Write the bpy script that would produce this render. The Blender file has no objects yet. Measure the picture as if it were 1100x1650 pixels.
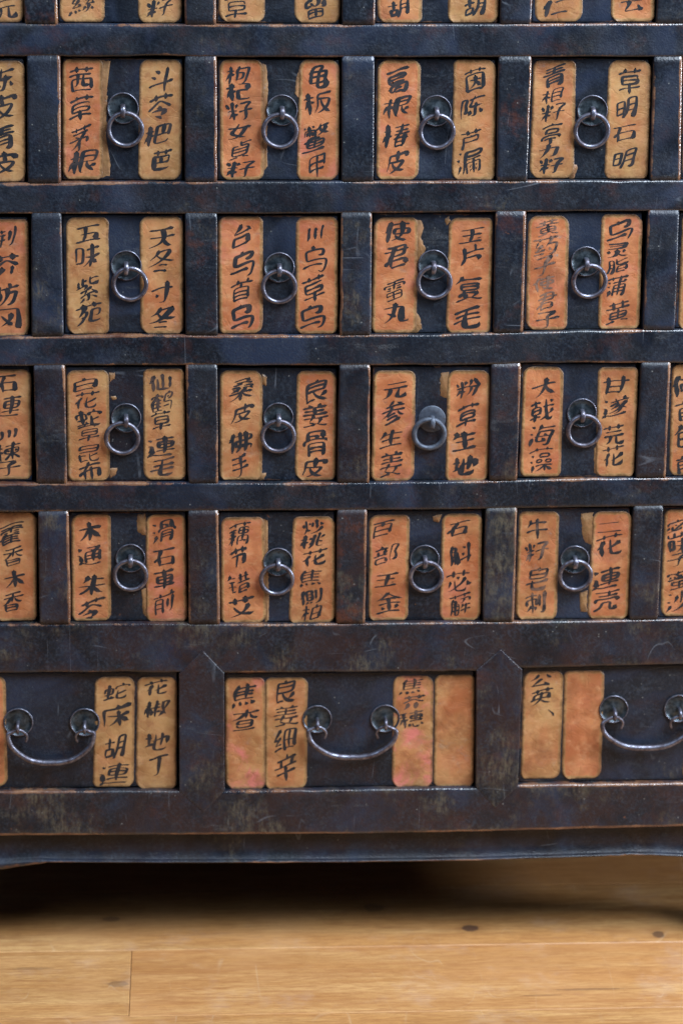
import bpy, bmesh, math, random
from mathutils import Vector, Matrix, noise

S = bpy.context.scene
COL = S.collection
random.seed(4)

# ------------------------------------------------------------------ camera
cam = bpy.data.cameras.new('camera')
camo = bpy.data.objects.new('camera', cam); COL.objects.link(camo)
R = Vector((0.99809431, -0.06089359, 0.0099859)); U = Vector((0.00838541, 0.29417086, 0.95571606)); F = Vector((0.06113455, 0.95381103, -0.29412088))
camo.matrix_world = Matrix(((R.x, U.x, -F.x, -0.14225), (R.y, U.y, -F.y, -2.21942), (R.z, U.z, -F.z, 1.14201), (0, 0, 0, 1)))
cam.sensor_fit = 'VERTICAL'; cam.sensor_height = 36; cam.sensor_width = 24
cam.lens = 36 * 4000 / 1650
cam.clip_start = .05; cam.clip_end = 50
cam.dof.use_dof = True; cam.dof.focus_distance = 2.24; cam.dof.aperture_fstop = 5.0
S.camera = camo

# ------------------------------------------------------------------ light
w = bpy.data.worlds.new('World'); S.world = w; w.use_nodes = True
bg = w.node_tree.nodes['Background']; bg.inputs[0].default_value = (.45, .62, 1, 1); bg.inputs[1].default_value = .07
def area(name, loc, target, sx, sy, power, col):
    l = bpy.data.lights.new(name, 'AREA'); l.shape = 'RECTANGLE'; l.size = sx; l.size_y = sy; l.energy = power; l.color = col
    o = bpy.data.objects.new(name, l); COL.objects.link(o); o.location = loc
    o.rotation_euler = (Vector(target) - Vector(loc)).to_track_quat('-Z', 'Y').to_euler()
area('window_light', (1.35, -1.25, 2.75), (0, 0, .45), 1.4, 1.5, 205, (.76, .87, 1))
area('side_window_light', (2.7, -.42, .82), (.3, .15, .1), .4, .3, 62, (.80, .89, 1))
area('room_fill_light', (-1.9, -2.1, 2.5), (0, 0, .5), 1.4, 1.2, 34, (.62, .78, 1))  # soft fill lamp added at the front left
S.view_settings.view_transform = 'Standard'; S.view_settings.look = 'None'; S.view_settings.exposure = 0; S.view_settings.gamma = 1
S.render.engine = 'CYCLES'
S.cycles.max_bounces = 6

# ------------------------------------------------------------------ measurements (metres) and brush strokes
RAILS={"1":[[[-0.28261,0.90828],[-0.19583,0.90832],[-0.05938,0.90827],[0.0781,0.90904],[0.24442,0.91045]],[[-0.2834,0.87971],[-0.19628,0.87968],[-0.05931,0.87952],[0.07871,0.87991],[0.21776,0.88084]]],"2":[[[-0.30851,0.76739],[-0.19802,0.76875],[-0.05901,0.769],[0.08105,0.76924],[0.22216,0.77006]],[[-0.29829,0.73969],[-0.19848,0.73959],[-0.05894,0.73944],[0.08166,0.74043],[0.2233,0.74142],[0.3088,0.7419]]],"3":[[[-0.30154,0.62688],[-0.20022,0.62848],[-0.05864,0.62732],[0.08405,0.62731],[0.22193,0.63056],[0.31443,0.63136]],[[-0.30232,0.59961],[-0.20067,0.59969],[-0.05857,0.5987],[0.08466,0.59829],[0.22313,0.59968],[0.31023,0.59955]]],"4":[[[-0.30554,0.48797],[-0.20243,0.48774],[-0.05827,0.48623],[0.08703,0.48603],[0.2216,0.4883],[0.31285,0.48849]],[[-0.30636,0.4597],[-0.20288,0.4594],[-0.0582,0.45904],[0.08175,0.45873],[0.21974,0.45997],[0.31129,0.46041]]],"5":[[[-0.30953,0.34955],[-0.20461,0.34893],[-0.0579,0.34658],[0.08404,0.34646],[0.22104,0.34642],[0.31689,0.34719]],[[-0.2641,0.30025],[-0.15239,0.29846],[-0.10987,0.29758],[0.1311,0.29631],[0.17538,0.29891],[0.33128,0.3007]]],"6":[[[-0.3263,0.17929],[-0.15469,0.17677],[-0.11094,0.17572],[0.13427,0.17494],[0.17495,0.17755],[0.33759,0.17686]],[[-0.32772,0.13244],[0.00329,0.12852],[0.1312,0.12856],[0.33995,0.13052]]]}
OPENINGS={"00":[-0.3938,-0.2826,-0.3938,-0.2826],"01":[-0.2536,-0.1427,-0.2536,-0.1427],"02":[-0.1149,-0.004,-0.1149,-0.004],"03":[0.0252,0.1364,0.0252,0.1364],"04":[0.1644,0.2751,0.1644,0.2751],"05":[0.3047,0.4159,0.3045,0.4157],"10":[-0.3927,-0.2815,-0.3949,-0.2837],"11":[-0.2521,-0.143,-0.2542,-0.1437],"12":[-0.1145,-0.0037,-0.1147,-0.0031],"13":[0.0253,0.1359,0.026,0.1374],"14":[0.1656,0.2753,0.165,0.2772],"15":[0.3011,0.4123,0.305,0.4162],"20":[-0.3926,-0.2814,-0.3953,-0.2841],"21":[-0.2543,-0.1439,-0.2549,-0.1443],"22":[-0.1146,-0.0031,-0.1148,-0.0037],"23":[0.025,0.1371,0.0257,0.138],"24":[0.1651,0.2768,0.1659,0.2768],"25":[0.3055,0.4167,0.307,0.4182],"30":[-0.3944,-0.2832,-0.3945,-0.2833],"31":[-0.2544,-0.1445,-0.2549,-0.1432],"32":[-0.1155,-0.0037,-0.1149,-0.0043],"33":[0.0252,0.1371,0.0259,0.1379],"34":[0.165,0.2765,0.1647,0.2769],"35":[0.3046,0.4158,0.3052,0.4164],"40":[-0.3937,-0.2826,-0.3951,-0.2839],"41":[-0.2541,-0.1434,-0.2548,-0.1437],"42":[-0.115,-0.0041,-0.1138,-0.0042],"43":[0.0242,0.1357,0.0236,0.1362],"44":[0.1656,0.2758,0.1661,0.2767],"45":[0.3043,0.4155,0.3049,0.4161]}
V_POSTS=[[-0.1533,-0.1541,-0.1102,-0.1103],[0.1311,0.1337,0.1754,0.1749]]
V_TIPS=[[-0.1304,0.32115],[-0.13027,0.15386],[0.15381,0.31885],[0.15311,0.15361]]
APRON_EDGE=[[-0.28403,0.0999],[-0.14817,0.0967],[0.004,0.09453],[0.13275,0.09414],[0.28081,0.09642]]
DRAWERS=[{"r":0,"c":0,"o":[-0.3389,0.9088],"f":[-0.0544,0.0544,-0.0544,0.0544,0.1087],"l":[["00R",0.0184,0.058,0.0152,0.0553,0.0986,-0.0002,0.3,[["元",0.0399,0.0111,0.02,0.0183]]],["00L",-0.0524,-0.0134,-0.0524,-0.0134,0.1067,0.0015,0.4,[]]],"s":[],"p":[-0.001,0.0598],"g":[0.0,0.0418]},{"r":0,"c":1,"o":[-0.1988,0.9088],"f":[-0.0542,0.0542,-0.0542,0.0542,0.1087],"l":[["01L",-0.052,-0.0112,-0.0538,-0.0135,0.099,-0.0,0.3,[["絲",-0.0339,0.015,0.0221,0.0183]]],["01R",0.0157,0.0556,0.0149,0.0536,0.0994,-0.0003,0.3,[["籽",0.0347,0.0132,0.022,0.0162]]]],"s":[],"p":[-0.001,0.0598],"g":[0.0,0.0418]},{"r":0,"c":2,"o":[-0.0601,0.9088],"f":[-0.0542,0.0542,-0.0542,0.0542,0.1087],"l":[["02L",-0.0524,-0.0112,-0.0528,-0.0117,0.0999,0.0005,0.2,[["草",-0.0369,0.0146,0.0198,0.0195]]],["02R",0.0137,0.055,0.0136,0.0549,0.1003,0.0002,0.2,[["留",0.0328,0.0127,0.0186,0.0174]]]],"s":[],"p":[-0.001,0.0598],"g":[0.0,0.0418]},{"r":0,"c":3,"o":[0.0801,0.9096],"f":[-0.0544,0.0544,-0.0544,0.0544,0.1087],"l":[["03L",-0.0542,-0.0133,-0.0528,-0.0124,0.1,-0.0003,0.5,[["胡",-0.0337,0.0133,0.0185,0.0163]]],["03R",0.0074,0.0539,0.0103,0.0557,0.1004,-0.0,0.3,[["胡",0.0343,0.0146,0.0184,0.0163]]]],"s":[],"p":[-0.001,0.0598],"g":[0.0,0.0418]},{"r":0,"c":4,"o":[0.2191,0.9107],"f":[-0.0541,0.0541,-0.0541,0.0541,0.1087],"l":[["04L",-0.0543,-0.0103,-0.0516,-0.0081,0.0997,0.0001,0.35,[["仁",-0.032,0.0126,0.0228,0.0153]]],["04R",0.0133,0.0536,0.0164,0.0561,0.1001,0.0004,0.5,[["云",0.0352,0.0178,0.0194,0.0153]]]],"s":[],"p":[-0.001,0.0598],"g":[0.0,0.0418]},{"r":0,"c":5,"o":[0.3594,0.9109],"f":[-0.0541,0.0546,-0.0544,0.0543,0.1087],"l":[["05L",-0.0524,-0.0134,-0.0524,-0.0134,0.1067,0.0015,0.4,[]],["05R",0.0134,0.0524,0.0134,0.0524,0.1067,0.0015,0.4,[]]],"s":[],"p":[-0.001,0.0598],"g":[0.0,0.0418]},{"r":1,"c":0,"o":[-0.3405,0.7677],"f":[-0.0516,0.056,-0.0539,0.0539,0.11],"l":[["10R",0.0196,0.0572,0.0161,0.0548,0.1079,-0.0001,0.2,[["陈",0.0354,0.0899,0.0236,0.0219],["皮",0.0379,0.0669,0.0225,0.022],["青",0.0338,0.0394,0.0238,0.0232],["皮",0.0365,0.0172,0.0237,0.02]]],["10L",-0.0518,-0.0128,-0.0518,-0.0128,0.108,0.0015,0.4,[]]],"s":[],"p":[-0.001,0.0605],"g":[0.0,0.0425]},{"r":1,"c":1,"o":[-0.1994,0.7691],"f":[-0.0517,0.0544,-0.0537,0.0537,0.1086],"l":[["11L",-0.0518,-0.0157,-0.0537,-0.0171,0.1078,0.0002,0.65,[["茜",-0.0352,0.0898,0.0207,0.0219],["草",-0.0357,0.0651,0.0213,0.022],["茅",-0.0368,0.0381,0.0187,0.0233],["根",-0.0345,0.0164,0.0259,0.0212]]],["11R",0.0161,0.0545,0.0135,0.053,0.108,0.0002,0.25,[["斗",0.0351,0.0905,0.0206,0.0209],["苓",0.0348,0.0669,0.0212,0.0221],["杷",0.0323,0.0409,0.0235,0.02],["芭",0.0354,0.0186,0.018,0.019]]]],"s":[[[[-0.019,0.1073],[-0.0091,0.1073],[-0.0098,0.103],[-0.0131,0.0997],[-0.0125,0.0723],[-0.0149,0.0281],[-0.0107,0.0181],[-0.0109,0.003],[-0.021,0.0008]],0.25]],"p":[0.0012,0.0646],"g":[0.0032,0.0462]},{"r":1,"c":2,"o":[-0.0596,0.7695],"f":[-0.0543,0.054,-0.0546,0.0546,0.1077],"l":[["12L",-0.0529,-0.0127,-0.0528,-0.0126,0.1077,-0.0003,0.8,[["枸",-0.0359,0.0935,0.021,0.0154],["杞",-0.0359,0.0787,0.021,0.0154],["籽",-0.0354,0.0621,0.0233,0.0166],["女",-0.0349,0.0433,0.02,0.0133],["貞",-0.0338,0.0272,0.019,0.0179],["籽",-0.0338,0.0098,0.0246,0.0146]]],["12R",0.0182,0.0542,0.0159,0.0546,0.1079,-0.0003,0.75,[["龟",0.036,0.0926,0.0176,0.0198],["板",0.0345,0.0694,0.0232,0.021],["鳖",0.033,0.0378,0.0232,0.0268],["甲",0.0349,0.0138,0.0144,0.0213]]]],"s":[[[[-0.0149,0.1051],[-0.011,0.1029],[-0.0094,0.0831],[-0.0104,0.0389],[-0.0098,0.011],[-0.0149,0.0054]],0.7],[[[0.0188,0.1008],[0.015,0.0887],[0.0145,0.0777],[0.0195,0.0711],[0.0196,0.05],[0.0168,0.0473]],0.55]],"p":[0.0029,0.0628],"g":[0.001,0.0448]},{"r":1,"c":3,"o":[0.0812,0.7695],"f":[-0.0549,0.0527,-0.0542,0.0542,0.1084],"l":[["13L",-0.0534,-0.014,-0.053,-0.0136,0.1075,-0.0003,0.9,[["葛",-0.0348,0.0899,0.0196,0.0232],["根",-0.0344,0.0656,0.0242,0.02],["椿",-0.0351,0.0395,0.0232,0.0212],["皮",-0.033,0.016,0.0188,0.0202]]],["13R",0.0144,0.0534,0.0158,0.0553,0.1083,-0.0003,0.4,[["茵",0.0343,0.0901,0.0184,0.0221],["陈",0.0333,0.0657,0.0208,0.0211],["芦",0.0323,0.0368,0.0175,0.019],["漏",0.0317,0.0171,0.022,0.0236]]]],"s":[],"p":[0.0001,0.0624],"g":[0.001,0.0443]},{"r":1,"c":4,"o":[0.2196,0.7704],"f":[-0.0534,0.0521,-0.054,0.054,0.1083],"l":[["14L",-0.0521,-0.0129,-0.052,-0.0111,0.1066,-0.0,0.45,[["青",-0.0326,0.0928,0.0194,0.021],["相",-0.0331,0.075,0.0186,0.0145],["籽",-0.032,0.06,0.0208,0.0167],["亭",-0.033,0.0405,0.0185,0.0191],["力",-0.0347,0.0248,0.0177,0.0124],["籽",-0.032,0.0118,0.021,0.0147]]],["14R",0.0156,0.0549,0.0161,0.0566,0.1073,-0.0001,0.3,[["草",0.0355,0.0885,0.0193,0.0222],["明",0.0343,0.0651,0.0184,0.019],["石",0.0331,0.0417,0.0197,0.0157],["明",0.0346,0.0192,0.0208,0.0181]]]],"s":[[[[-0.0139,0.0146],[-0.0088,0.0124],[-0.008,0.0079],[-0.0111,-0.0001],[-0.0157,-0.0001]],0.3]],"p":[0.0029,0.0618],"g":[0.0026,0.0442]},{"r":1,"c":5,"o":[0.3599,0.7706],"f":[-0.0582,0.0505,-0.0543,0.0544,0.108],"l":[["15L",-0.0567,-0.0173,-0.0529,-0.0135,0.1078,-0.0003,0.3,[]],["15R",0.0133,0.0523,0.0133,0.0523,0.106,0.0015,0.4,[]]],"s":[],"p":[-0.001,0.0594],"g":[0.0,0.0414]},{"r":2,"c":0,"o":[-0.3412,0.6272],"f":[-0.0509,0.0563,-0.0536,0.0536,0.1089],"l":[["20R",0.019,0.0568,0.0156,0.055,0.1073,-0.0013,0.8,[["荆",0.034,0.0904,0.0228,0.0203],["芥",0.0355,0.0648,0.023,0.0216],["防",0.0347,0.0373,0.023,0.0206],["风",0.0351,0.0143,0.0253,0.0207]]],["20L",-0.0516,-0.0126,-0.0516,-0.0126,0.1069,0.0015,0.4,[]]],"s":[],"p":[-0.001,0.0599],"g":[0.0,0.0419]},{"r":2,"c":1,"o":[-0.1998,0.6288],"f":[-0.0537,0.0547,-0.0543,0.0543,0.1092],"l":[["21L",-0.0507,-0.0117,-0.0531,-0.0136,0.1073,-0.0009,0.25,[["五",-0.031,0.092,0.0215,0.017],["味",-0.0319,0.0727,0.0211,0.0205],["紫",-0.0325,0.0407,0.0196,0.0241],["苑",-0.0319,0.0182,0.023,0.0219]]],["21R",0.0151,0.0548,0.0142,0.0538,0.1078,-0.0012,0.45,[["天",0.0355,0.0885,0.0226,0.0193],["冬",0.0347,0.0674,0.0216,0.0205],["寸",0.035,0.0387,0.0188,0.0195],["冬",0.0347,0.0151,0.0228,0.0196]]]],"s":[],"p":[0.0027,0.0629],"g":[0.0059,0.0464]},{"r":2,"c":2,"o":[-0.0599,0.6278],"f":[-0.0541,0.0549,-0.0543,0.0543,0.1093],"l":[["22L",-0.0538,-0.0128,-0.0537,-0.0133,0.1087,0.0001,0.85,[["台",-0.0325,0.0905,0.0169,0.0216],["乌",-0.032,0.0659,0.0215,0.0217],["首",-0.0326,0.0412,0.0193,0.0219],["乌",-0.0321,0.0163,0.0205,0.022]]],["22R",0.0164,0.0553,0.0158,0.0552,0.1086,-0.0008,0.9,[["川",0.0346,0.0932,0.0146,0.0148],["乌",0.0341,0.0698,0.0214,0.0229],["草",0.0326,0.0427,0.0203,0.0242],["乌",0.0322,0.0155,0.0227,0.0209]]]],"s":[],"p":[0.0014,0.0618],"g":[0.0012,0.0447]},{"r":2,"c":3,"o":[0.0824,0.6277],"f":[-0.0559,0.0543,-0.0552,0.0552,0.1109],"l":[["23L",-0.0554,-0.0147,-0.0562,-0.0143,0.1075,-0.0004,0.7,[["使",-0.0331,0.0944,0.0223,0.0194],["君",-0.0344,0.0715,0.0212,0.0218],["雷",-0.0356,0.0403,0.0191,0.0208],["丸",-0.0336,0.0188,0.0214,0.0186]]],["23R",0.0125,0.0534,0.0121,0.0541,0.1074,-0.0007,0.75,[["玉",0.0339,0.0909,0.0224,0.0149],["片",0.0355,0.0731,0.02,0.0195],["复",0.0329,0.0407,0.0235,0.0231],["毛",0.0318,0.0151,0.0236,0.0209]]]],"s":[[[[-0.018,0.1063],[-0.0112,0.1041],[-0.01,0.0983],[-0.0132,0.0904],[-0.0079,0.0789],[-0.0093,0.0674],[-0.0161,0.0617]],0.6],[[[-0.0164,0.0211],[-0.0117,0.0153],[-0.0093,0.0048],[-0.0138,0.0001],[-0.0206,0.0001]],0.4],[[[0.0092,0.1063],[0.0125,0.1086],[0.0149,0.104],[0.011,0.0995]],0.5]],"p":[-0.0007,0.0639],"g":[0.0004,0.0484]},{"r":2,"c":4,"o":[0.2193,0.6308],"f":[-0.0537,0.053,-0.0529,0.0529,0.109],"l":[["24L",-0.0517,-0.0135,-0.0511,-0.0119,0.1065,-0.0006,0.8,[["黄",-0.0337,0.0951,0.02,0.016],["药",-0.0348,0.0784,0.0222,0.0184],["子",-0.0348,0.0606,0.0188,0.0196],["使",-0.0353,0.0432,0.019,0.015],["君",-0.0319,0.0269,0.0178,0.0174],["子",-0.0307,0.01,0.0214,0.0163]]],["24R",0.0155,0.0538,0.0159,0.0553,0.1076,-0.0003,0.8,[["乌",0.0333,0.0927,0.0232,0.0195],["灵",0.0318,0.0743,0.0189,0.0138],["脂",0.0325,0.0592,0.0189,0.015],["蒲",0.0333,0.0407,0.0188,0.0197],["黄",0.0343,0.0156,0.021,0.0222]]]],"s":[],"p":[0.0027,0.0639],"g":[0.0062,0.0461]},{"r":2,"c":5,"o":[0.3619,0.6319],"f":[-0.0558,0.0529,-0.0544,0.0544,0.1077],"l":[["25L",-0.0528,-0.0143,-0.0519,-0.0123,0.107,-0.0016,0.4,[]],["25R",0.0134,0.0524,0.0134,0.0524,0.1057,0.0015,0.4,[]]],"s":[],"p":[-0.001,0.0593],"g":[0.0,0.0413]},{"r":3,"c":0,"o":[-0.3406,0.4883],"f":[-0.0533,0.0534,-0.0534,0.0534,0.1098],"l":[["30R",0.0162,0.0547,0.014,0.053,0.1067,0.0012,0.5,[["石",0.0322,0.0933,0.0186,0.0163],["連",0.0327,0.0709,0.0245,0.0211],["川",0.0325,0.0449,0.0163,0.0118],["楝",0.032,0.0282,0.0222,0.0189],["子",0.0327,0.0126,0.0199,0.0142]]],["30L",-0.0514,-0.0124,-0.0514,-0.0124,0.1078,0.0015,0.4,[]]],"s":[],"p":[-0.001,0.0604],"g":[0.0,0.0424]},{"r":3,"c":1,"o":[-0.1997,0.4882],"f":[-0.0541,0.0533,-0.0546,0.0546,0.1092],"l":[["31L",-0.0534,-0.0143,-0.0547,-0.015,0.1064,0.0001,0.4,[["白",-0.0361,0.0923,0.0219,0.0128],["花",-0.0347,0.0782,0.022,0.0164],["蛇",-0.0339,0.061,0.0243,0.0164],["草",-0.0342,0.0474,0.0198,0.0165],["昆",-0.0346,0.0271,0.0187,0.0166],["布",-0.0338,0.0103,0.0199,0.0167]]],["31R",0.0164,0.0546,0.015,0.0548,0.1072,0.0002,0.35,[["仙",0.0328,0.0937,0.0196,0.0164],["鹤",0.0337,0.076,0.0197,0.02],["草",0.0324,0.0583,0.0174,0.0177],["連",0.0321,0.0326,0.0244,0.0202],["毛",0.033,0.014,0.0221,0.0179]]]],"s":[[[[-0.0149,0.1034],[-0.0086,0.1039],[-0.0093,0.0975],[-0.0128,0.0963],[-0.0139,0.0928]],0.3],[[[-0.0136,0.081],[-0.009,0.0816],[-0.0079,0.0786],[-0.0119,0.0769]],0.3],[[[-0.0165,0.012],[-0.0084,0.0132],[-0.0097,0.0066],[-0.0155,0.0024]],0.3]],"p":[0.0004,0.0608],"g":[-0.0035,0.0423]},{"r":3,"c":2,"o":[-0.0603,0.4866],"f":[-0.0548,0.0548,-0.0542,0.0542,0.1085],"l":[["32L",-0.0534,-0.0134,-0.0533,-0.0133,0.1061,0.0006,0.45,[["桑",-0.0335,0.0878,0.0218,0.0223],["皮",-0.0318,0.0647,0.0207,0.0189],["佛",-0.0336,0.0373,0.0208,0.0214],["手",-0.0342,0.015,0.0151,0.0228]]],["32R",0.0175,0.0548,0.0163,0.0552,0.1058,0.0,0.65,[["良",0.036,0.0857,0.0194,0.0224],["姜",0.0356,0.0631,0.0229,0.0225],["骨",0.0352,0.0362,0.0218,0.025],["皮",0.0359,0.0133,0.0231,0.0179]]]],"s":[[[[-0.0146,0.1031],[-0.0094,0.0995],[-0.0105,0.0912],[-0.0146,0.0925]],0.3],[[[-0.0162,0.0065],[-0.0093,0.0076],[-0.0116,0.0004],[-0.0174,0.0005]],0.3]],"p":[0.001,0.0615],"g":[0.0008,0.0441]},{"r":3,"c":3,"o":[0.0827,0.4864],"f":[-0.0554,0.054,-0.0548,0.0548,0.1099],"l":[["33L",-0.0548,-0.0151,-0.0551,-0.0142,0.1062,-0.0009,0.75,[["元",-0.0338,0.0872,0.0217,0.0165],["参",-0.0352,0.0652,0.0205,0.0225],["生",-0.0371,0.0401,0.0206,0.0179],["姜",-0.0361,0.016,0.0206,0.0252]]],["33R",0.0138,0.0542,0.0144,0.0549,0.1064,-0.0015,0.65,[["粉",0.0338,0.0892,0.0215,0.0189],["草",0.0339,0.0636,0.0204,0.0226],["生",0.0316,0.0378,0.0217,0.0191],["地",0.0334,0.0149,0.0229,0.0192]]]],"s":[[[[0.0075,0.1036],[0.0155,0.1048],[0.0161,0.0786],[0.0103,0.0799],[0.0079,0.0823]],0.5]],"p":[0.0006,0.0596],"g":[-0.002,0.0463]},{"r":3,"c":4,"o":[0.2192,0.4886],"f":[-0.0538,0.0537,-0.0541,0.0541,0.1095],"l":[["34L",-0.0523,-0.014,-0.0518,-0.0124,0.1069,0.0001,0.85,[["大",-0.0325,0.0867,0.0215,0.0189],["戟",-0.0329,0.0646,0.0214,0.0214],["海",-0.0321,0.0406,0.0239,0.0203],["藻",-0.0324,0.017,0.0215,0.0241]]],["34R",0.0174,0.0558,0.0194,0.0565,0.1066,0.0001,0.5,[["甘",0.0356,0.0893,0.0238,0.0177],["遂",0.0359,0.0684,0.0237,0.0214],["芫",0.0353,0.042,0.0191,0.0192],["花",0.0356,0.0208,0.0191,0.0205]]]],"s":[[[[0.017,0.0288],[0.0205,0.0312],[0.0258,0.002],[0.0223,0.0002],[0.0186,0.0033]],0.5]],"p":[0.0043,0.0626],"g":[0.0066,0.0462]},{"r":3,"c":5,"o":[0.3602,0.489],"f":[-0.055,0.0537,-0.0544,0.0544,0.1083],"l":[["35L",-0.0531,-0.0157,-0.0513,-0.0134,0.1082,-0.0002,0.4,[["何",-0.0392,0.0868,0.0236,0.0202],["首",-0.0369,0.064,0.0224,0.0203],["包",-0.0356,0.0387,0.0225,0.0216],["前",-0.033,0.0126,0.0225,0.0217]]],["35R",0.0134,0.0524,0.0134,0.0524,0.1063,0.0015,0.4,[]]],"s":[],"p":[-0.001,0.0595],"g":[0.0,0.0415]},{"r":4,"c":0,"o":[-0.341,0.3499],"f":[-0.0522,0.055,-0.0536,0.0536,0.1088],"l":[["40R",0.0169,0.0572,0.0148,0.0544,0.1083,0.0003,0.5,[["藿",0.0336,0.087,0.0226,0.0229],["香",0.0341,0.0651,0.0179,0.0194],["木",0.0346,0.0424,0.019,0.017],["香",0.0328,0.0201,0.0192,0.0196]]],["40L",-0.0516,-0.0126,-0.0516,-0.0126,0.1068,0.0015,0.4,[]]],"s":[],"p":[-0.001,0.0599],"g":[0.0,0.0419]},{"r":4,"c":1,"o":[-0.1999,0.3493],"f":[-0.0536,0.0546,-0.0543,0.0543,0.1078],"l":[["41L",-0.0523,-0.0147,-0.054,-0.0166,0.1064,-0.0,0.6,[["木",-0.0347,0.0893,0.02,0.0181],["通",-0.0358,0.0661,0.0213,0.0194],["朱",-0.034,0.0365,0.0237,0.0195],["苓",-0.0345,0.0136,0.0249,0.0208]]],["41R",0.0171,0.0547,0.0157,0.055,0.1057,-0.0015,0.7,[["滑",0.0348,0.0887,0.0212,0.023],["石",0.034,0.0636,0.02,0.0182],["車",0.0337,0.042,0.0189,0.0196],["前",0.0335,0.0184,0.019,0.0247]]]],"s":[[[[0.0095,0.1054],[0.0177,0.1059],[0.0174,0.084],[0.0133,0.0852],[0.0087,0.0889]],0.5],[[[0.012,0.0311],[0.0167,0.0335],[0.0163,0.0031],[0.0134,0.0062]],0.5]],"p":[0.0025,0.0627],"g":[0.0023,0.0468]},{"r":4,"c":2,"o":[-0.0596,0.3471],"f":[-0.0548,0.0537,-0.0535,0.0535,0.1096],"l":[["42L",-0.053,-0.0117,-0.0535,-0.0098,0.1049,-0.0008,0.6,[["藕",-0.035,0.0884,0.0199,0.0231],["节",-0.0362,0.0657,0.0152,0.0208],["错",-0.0363,0.0404,0.02,0.0208],["艾",-0.034,0.0161,0.0236,0.0209]]],["42R",0.0146,0.0543,0.0103,0.0553,0.1049,-0.0015,0.55,[["炒",0.0339,0.0945,0.0198,0.0145],["桃",0.0334,0.081,0.0222,0.0158],["花",0.0358,0.0644,0.0222,0.0171],["焦",0.0319,0.0434,0.0199,0.0172],["側",0.0326,0.0254,0.0199,0.0172],["柏",0.0327,0.0091,0.0188,0.0161]]]],"s":[[[[-0.0134,0.1035],[-0.0088,0.1022],[-0.008,0.0008],[-0.0122,-0.0004]],0.3]],"p":[0.0007,0.0604],"g":[-0.0007,0.0439]},{"r":4,"c":3,"o":[0.079,0.3469],"f":[-0.0543,0.0545,-0.0549,0.0549,0.1099],"l":[["43L",-0.0522,-0.0135,-0.052,-0.0134,0.1057,-0.0003,0.7,[["百",-0.0379,0.0917,0.0197,0.0182],["部",-0.0352,0.0664,0.0232,0.0208],["玉",-0.0348,0.041,0.0222,0.0147],["金",-0.0321,0.0173,0.0234,0.021]]],["43R",0.0164,0.0547,0.0158,0.0558,0.1064,-0.0011,0.7,[["石",0.0326,0.0917,0.0208,0.0158],["斛",0.035,0.0663,0.0195,0.0233],["苾",0.0339,0.0397,0.0232,0.0209],["薢",0.0356,0.0159,0.0197,0.0236]]]],"s":[[[[0.0077,0.1036],[0.0164,0.1059],[0.0143,0.0974],[0.0089,0.0986]],0.6],[[[-0.0097,0.0258],[-0.0055,0.022],[-0.004,0.0088],[-0.0075,0.0057]],0.5]],"p":[0.0009,0.0617],"g":[0.0024,0.0451]},{"r":4,"c":4,"o":[0.22,0.3468],"f":[-0.0541,0.0527,-0.0536,0.0536,0.1116],"l":[["44L",-0.0527,-0.0138,-0.0523,-0.0122,0.1082,-0.0006,0.55,[["牛",-0.0345,0.091,0.0195,0.0195],["籽",-0.0343,0.0682,0.0219,0.0196],["皂",-0.0328,0.0408,0.0207,0.0222],["刺",-0.0332,0.0176,0.0196,0.0224]]],["44R",0.0176,0.0555,0.0165,0.0568,0.1082,-0.0002,0.65,[["二",0.0342,0.0922,0.0221,0.0121],["花",0.0344,0.0749,0.024,0.0233],["連",0.0334,0.0407,0.0253,0.0235],["壳",0.0349,0.0188,0.0242,0.0223]]]],"s":[[[[0.0064,0.106],[0.0182,0.1072],[0.0184,0.0738],[0.0123,0.0764],[0.0078,0.0851]],0.35],[[[0.0083,0.0266],[0.016,0.029],[0.0169,0.0064],[0.0102,0.0071]],0.35]],"p":[0.0022,0.0603],"g":[0.0031,0.0455]},{"r":4,"c":5,"o":[0.3598,0.3477],"f":[-0.0549,0.0538,-0.0544,0.0544,0.1104],"l":[["45L",-0.0529,-0.0154,-0.0525,-0.0139,0.108,0.0001,0.6,[["密",-0.0389,0.0883,0.0205,0.0196],["味",-0.038,0.0722,0.0195,0.0159],["子",-0.0374,0.0585,0.0208,0.0148],["蜜",-0.0369,0.0372,0.0206,0.0198],["沙",-0.0352,0.0158,0.0218,0.0212]]],["45R",0.0133,0.0523,0.0133,0.0523,0.1084,0.0015,0.4,[]]],"s":[],"p":[-0.001,0.0607],"g":[0.0,0.0427]}]
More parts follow.
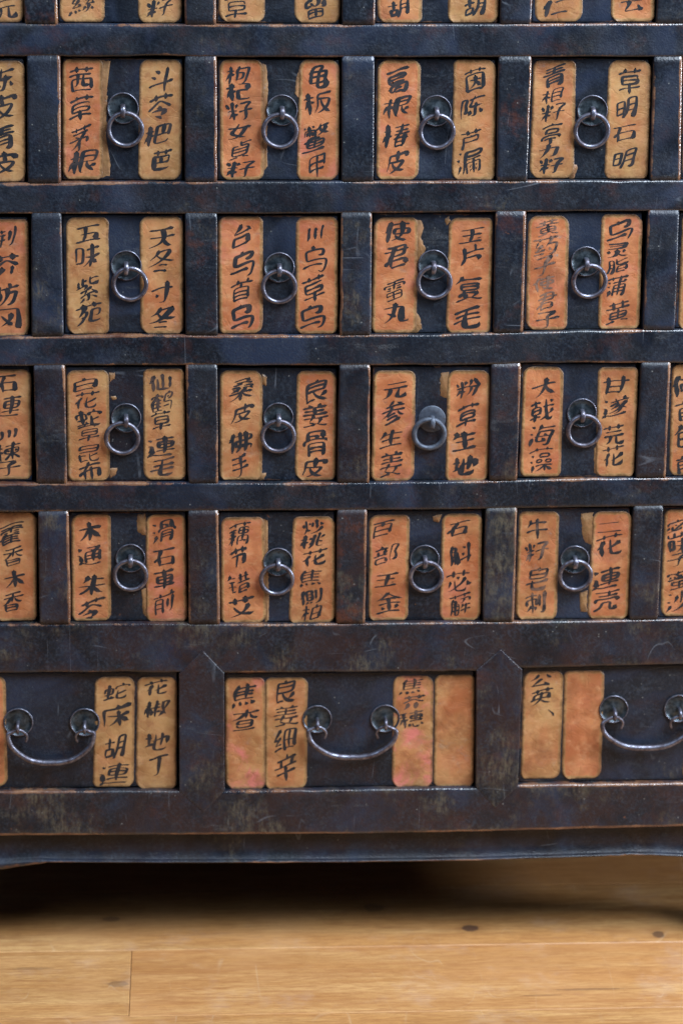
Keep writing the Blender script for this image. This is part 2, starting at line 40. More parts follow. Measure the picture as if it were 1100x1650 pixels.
WIDE_DRAWERS=[{"n":"A","o":[-0.2714,0.179],"f":[-0.1149,0.1165,-0.1157,0.1157,0.1197],"l":[["A2",-0.0882,-0.046,-0.091,-0.047,0.1165,0.0021,0.7,[]],["A3",0.0386,0.0758,0.0341,0.0735,0.1142,0.0,0.25,[["蛇",0.059,0.0989,0.0251,0.0174],["床",0.0586,0.0754,0.0265,0.0239],["胡",0.0569,0.0427,0.0206,0.0242],["連",0.0552,0.0136,0.0279,0.0229]]],["A4",0.0787,0.116,0.0753,0.1143,0.1136,-0.0026,0.22,[["花",0.0963,0.1029,0.0215,0.0162],["椒",0.0972,0.0806,0.024,0.0175],["地",0.0969,0.0472,0.0229,0.0177],["丁",0.0978,0.0227,0.0182,0.0217]]],["A1",-0.1247,-0.089,-0.1275,-0.0918,0.1165,0.0021,0.4,[]]],"p":[[-0.0356,0.0691],[0.0277,0.0682]],"arc":[[-0.0454,0.0591],[0.0367,0.0591],[-0.0054,0.029]]},{"n":"B","o":[0.0112,0.1758],"f":[-0.1205,0.1181,-0.1207,0.1207,0.1199],"l":[["B1",-0.1204,-0.0823,-0.1202,-0.0822,0.115,-0.0015,0.5,[["焦",-0.102,0.0959,0.0227,0.0252],["查",-0.1008,0.071,0.0251,0.0215]]],["B2",-0.0819,-0.0413,-0.0822,-0.0418,0.1145,-0.0022,0.4,[["良",-0.0621,0.0998,0.0178,0.0227],["姜",-0.062,0.0749,0.0226,0.0215],["细",-0.0625,0.0498,0.0215,0.0242],["辛",-0.0624,0.0213,0.0204,0.027]]],["B3",0.0405,0.0795,0.0412,0.0807,0.1148,-0.0016,0.4,[["焦",0.0581,0.1033,0.0225,0.0163],["芥",0.0614,0.0873,0.0202,0.0151],["穗",0.0587,0.0699,0.0238,0.0177]]],["B4",0.0806,0.1191,0.0819,0.1209,0.1155,-0.0023,0.5,[]]],"p":[[-0.0323,0.0713],[0.0334,0.071]],"arc":[[-0.0413,0.0618],[0.0438,0.0605],[0.0021,0.0334]]},{"n":"C","o":[0.2913,0.1779],"f":[-0.1151,0.116,-0.1156,0.1155,0.1208],"l":[["C1",-0.1136,-0.075,-0.1131,-0.0746,0.1156,0.0029,0.4,[["公",-0.0965,0.106,0.0189,0.0126],["英",-0.0953,0.0893,0.0211,0.019],["丶",-0.0856,0.0724,0.0058,0.0064]]],["C2",-0.0739,-0.0352,-0.0728,-0.0342,0.1157,0.0022,0.6,[]],["C3",0.0491,0.0883,0.0464,0.0864,0.1146,-0.0004,0.6,[]],["C4",0.0891,0.1238,0.0872,0.1219,0.1146,-0.0004,0.3,[]]],"p":[[-0.0247,0.0754],[0.0389,0.0752]],"arc":[[-0.0368,0.0633],[0.0507,0.0633],[0.0076,0.0367]]}]
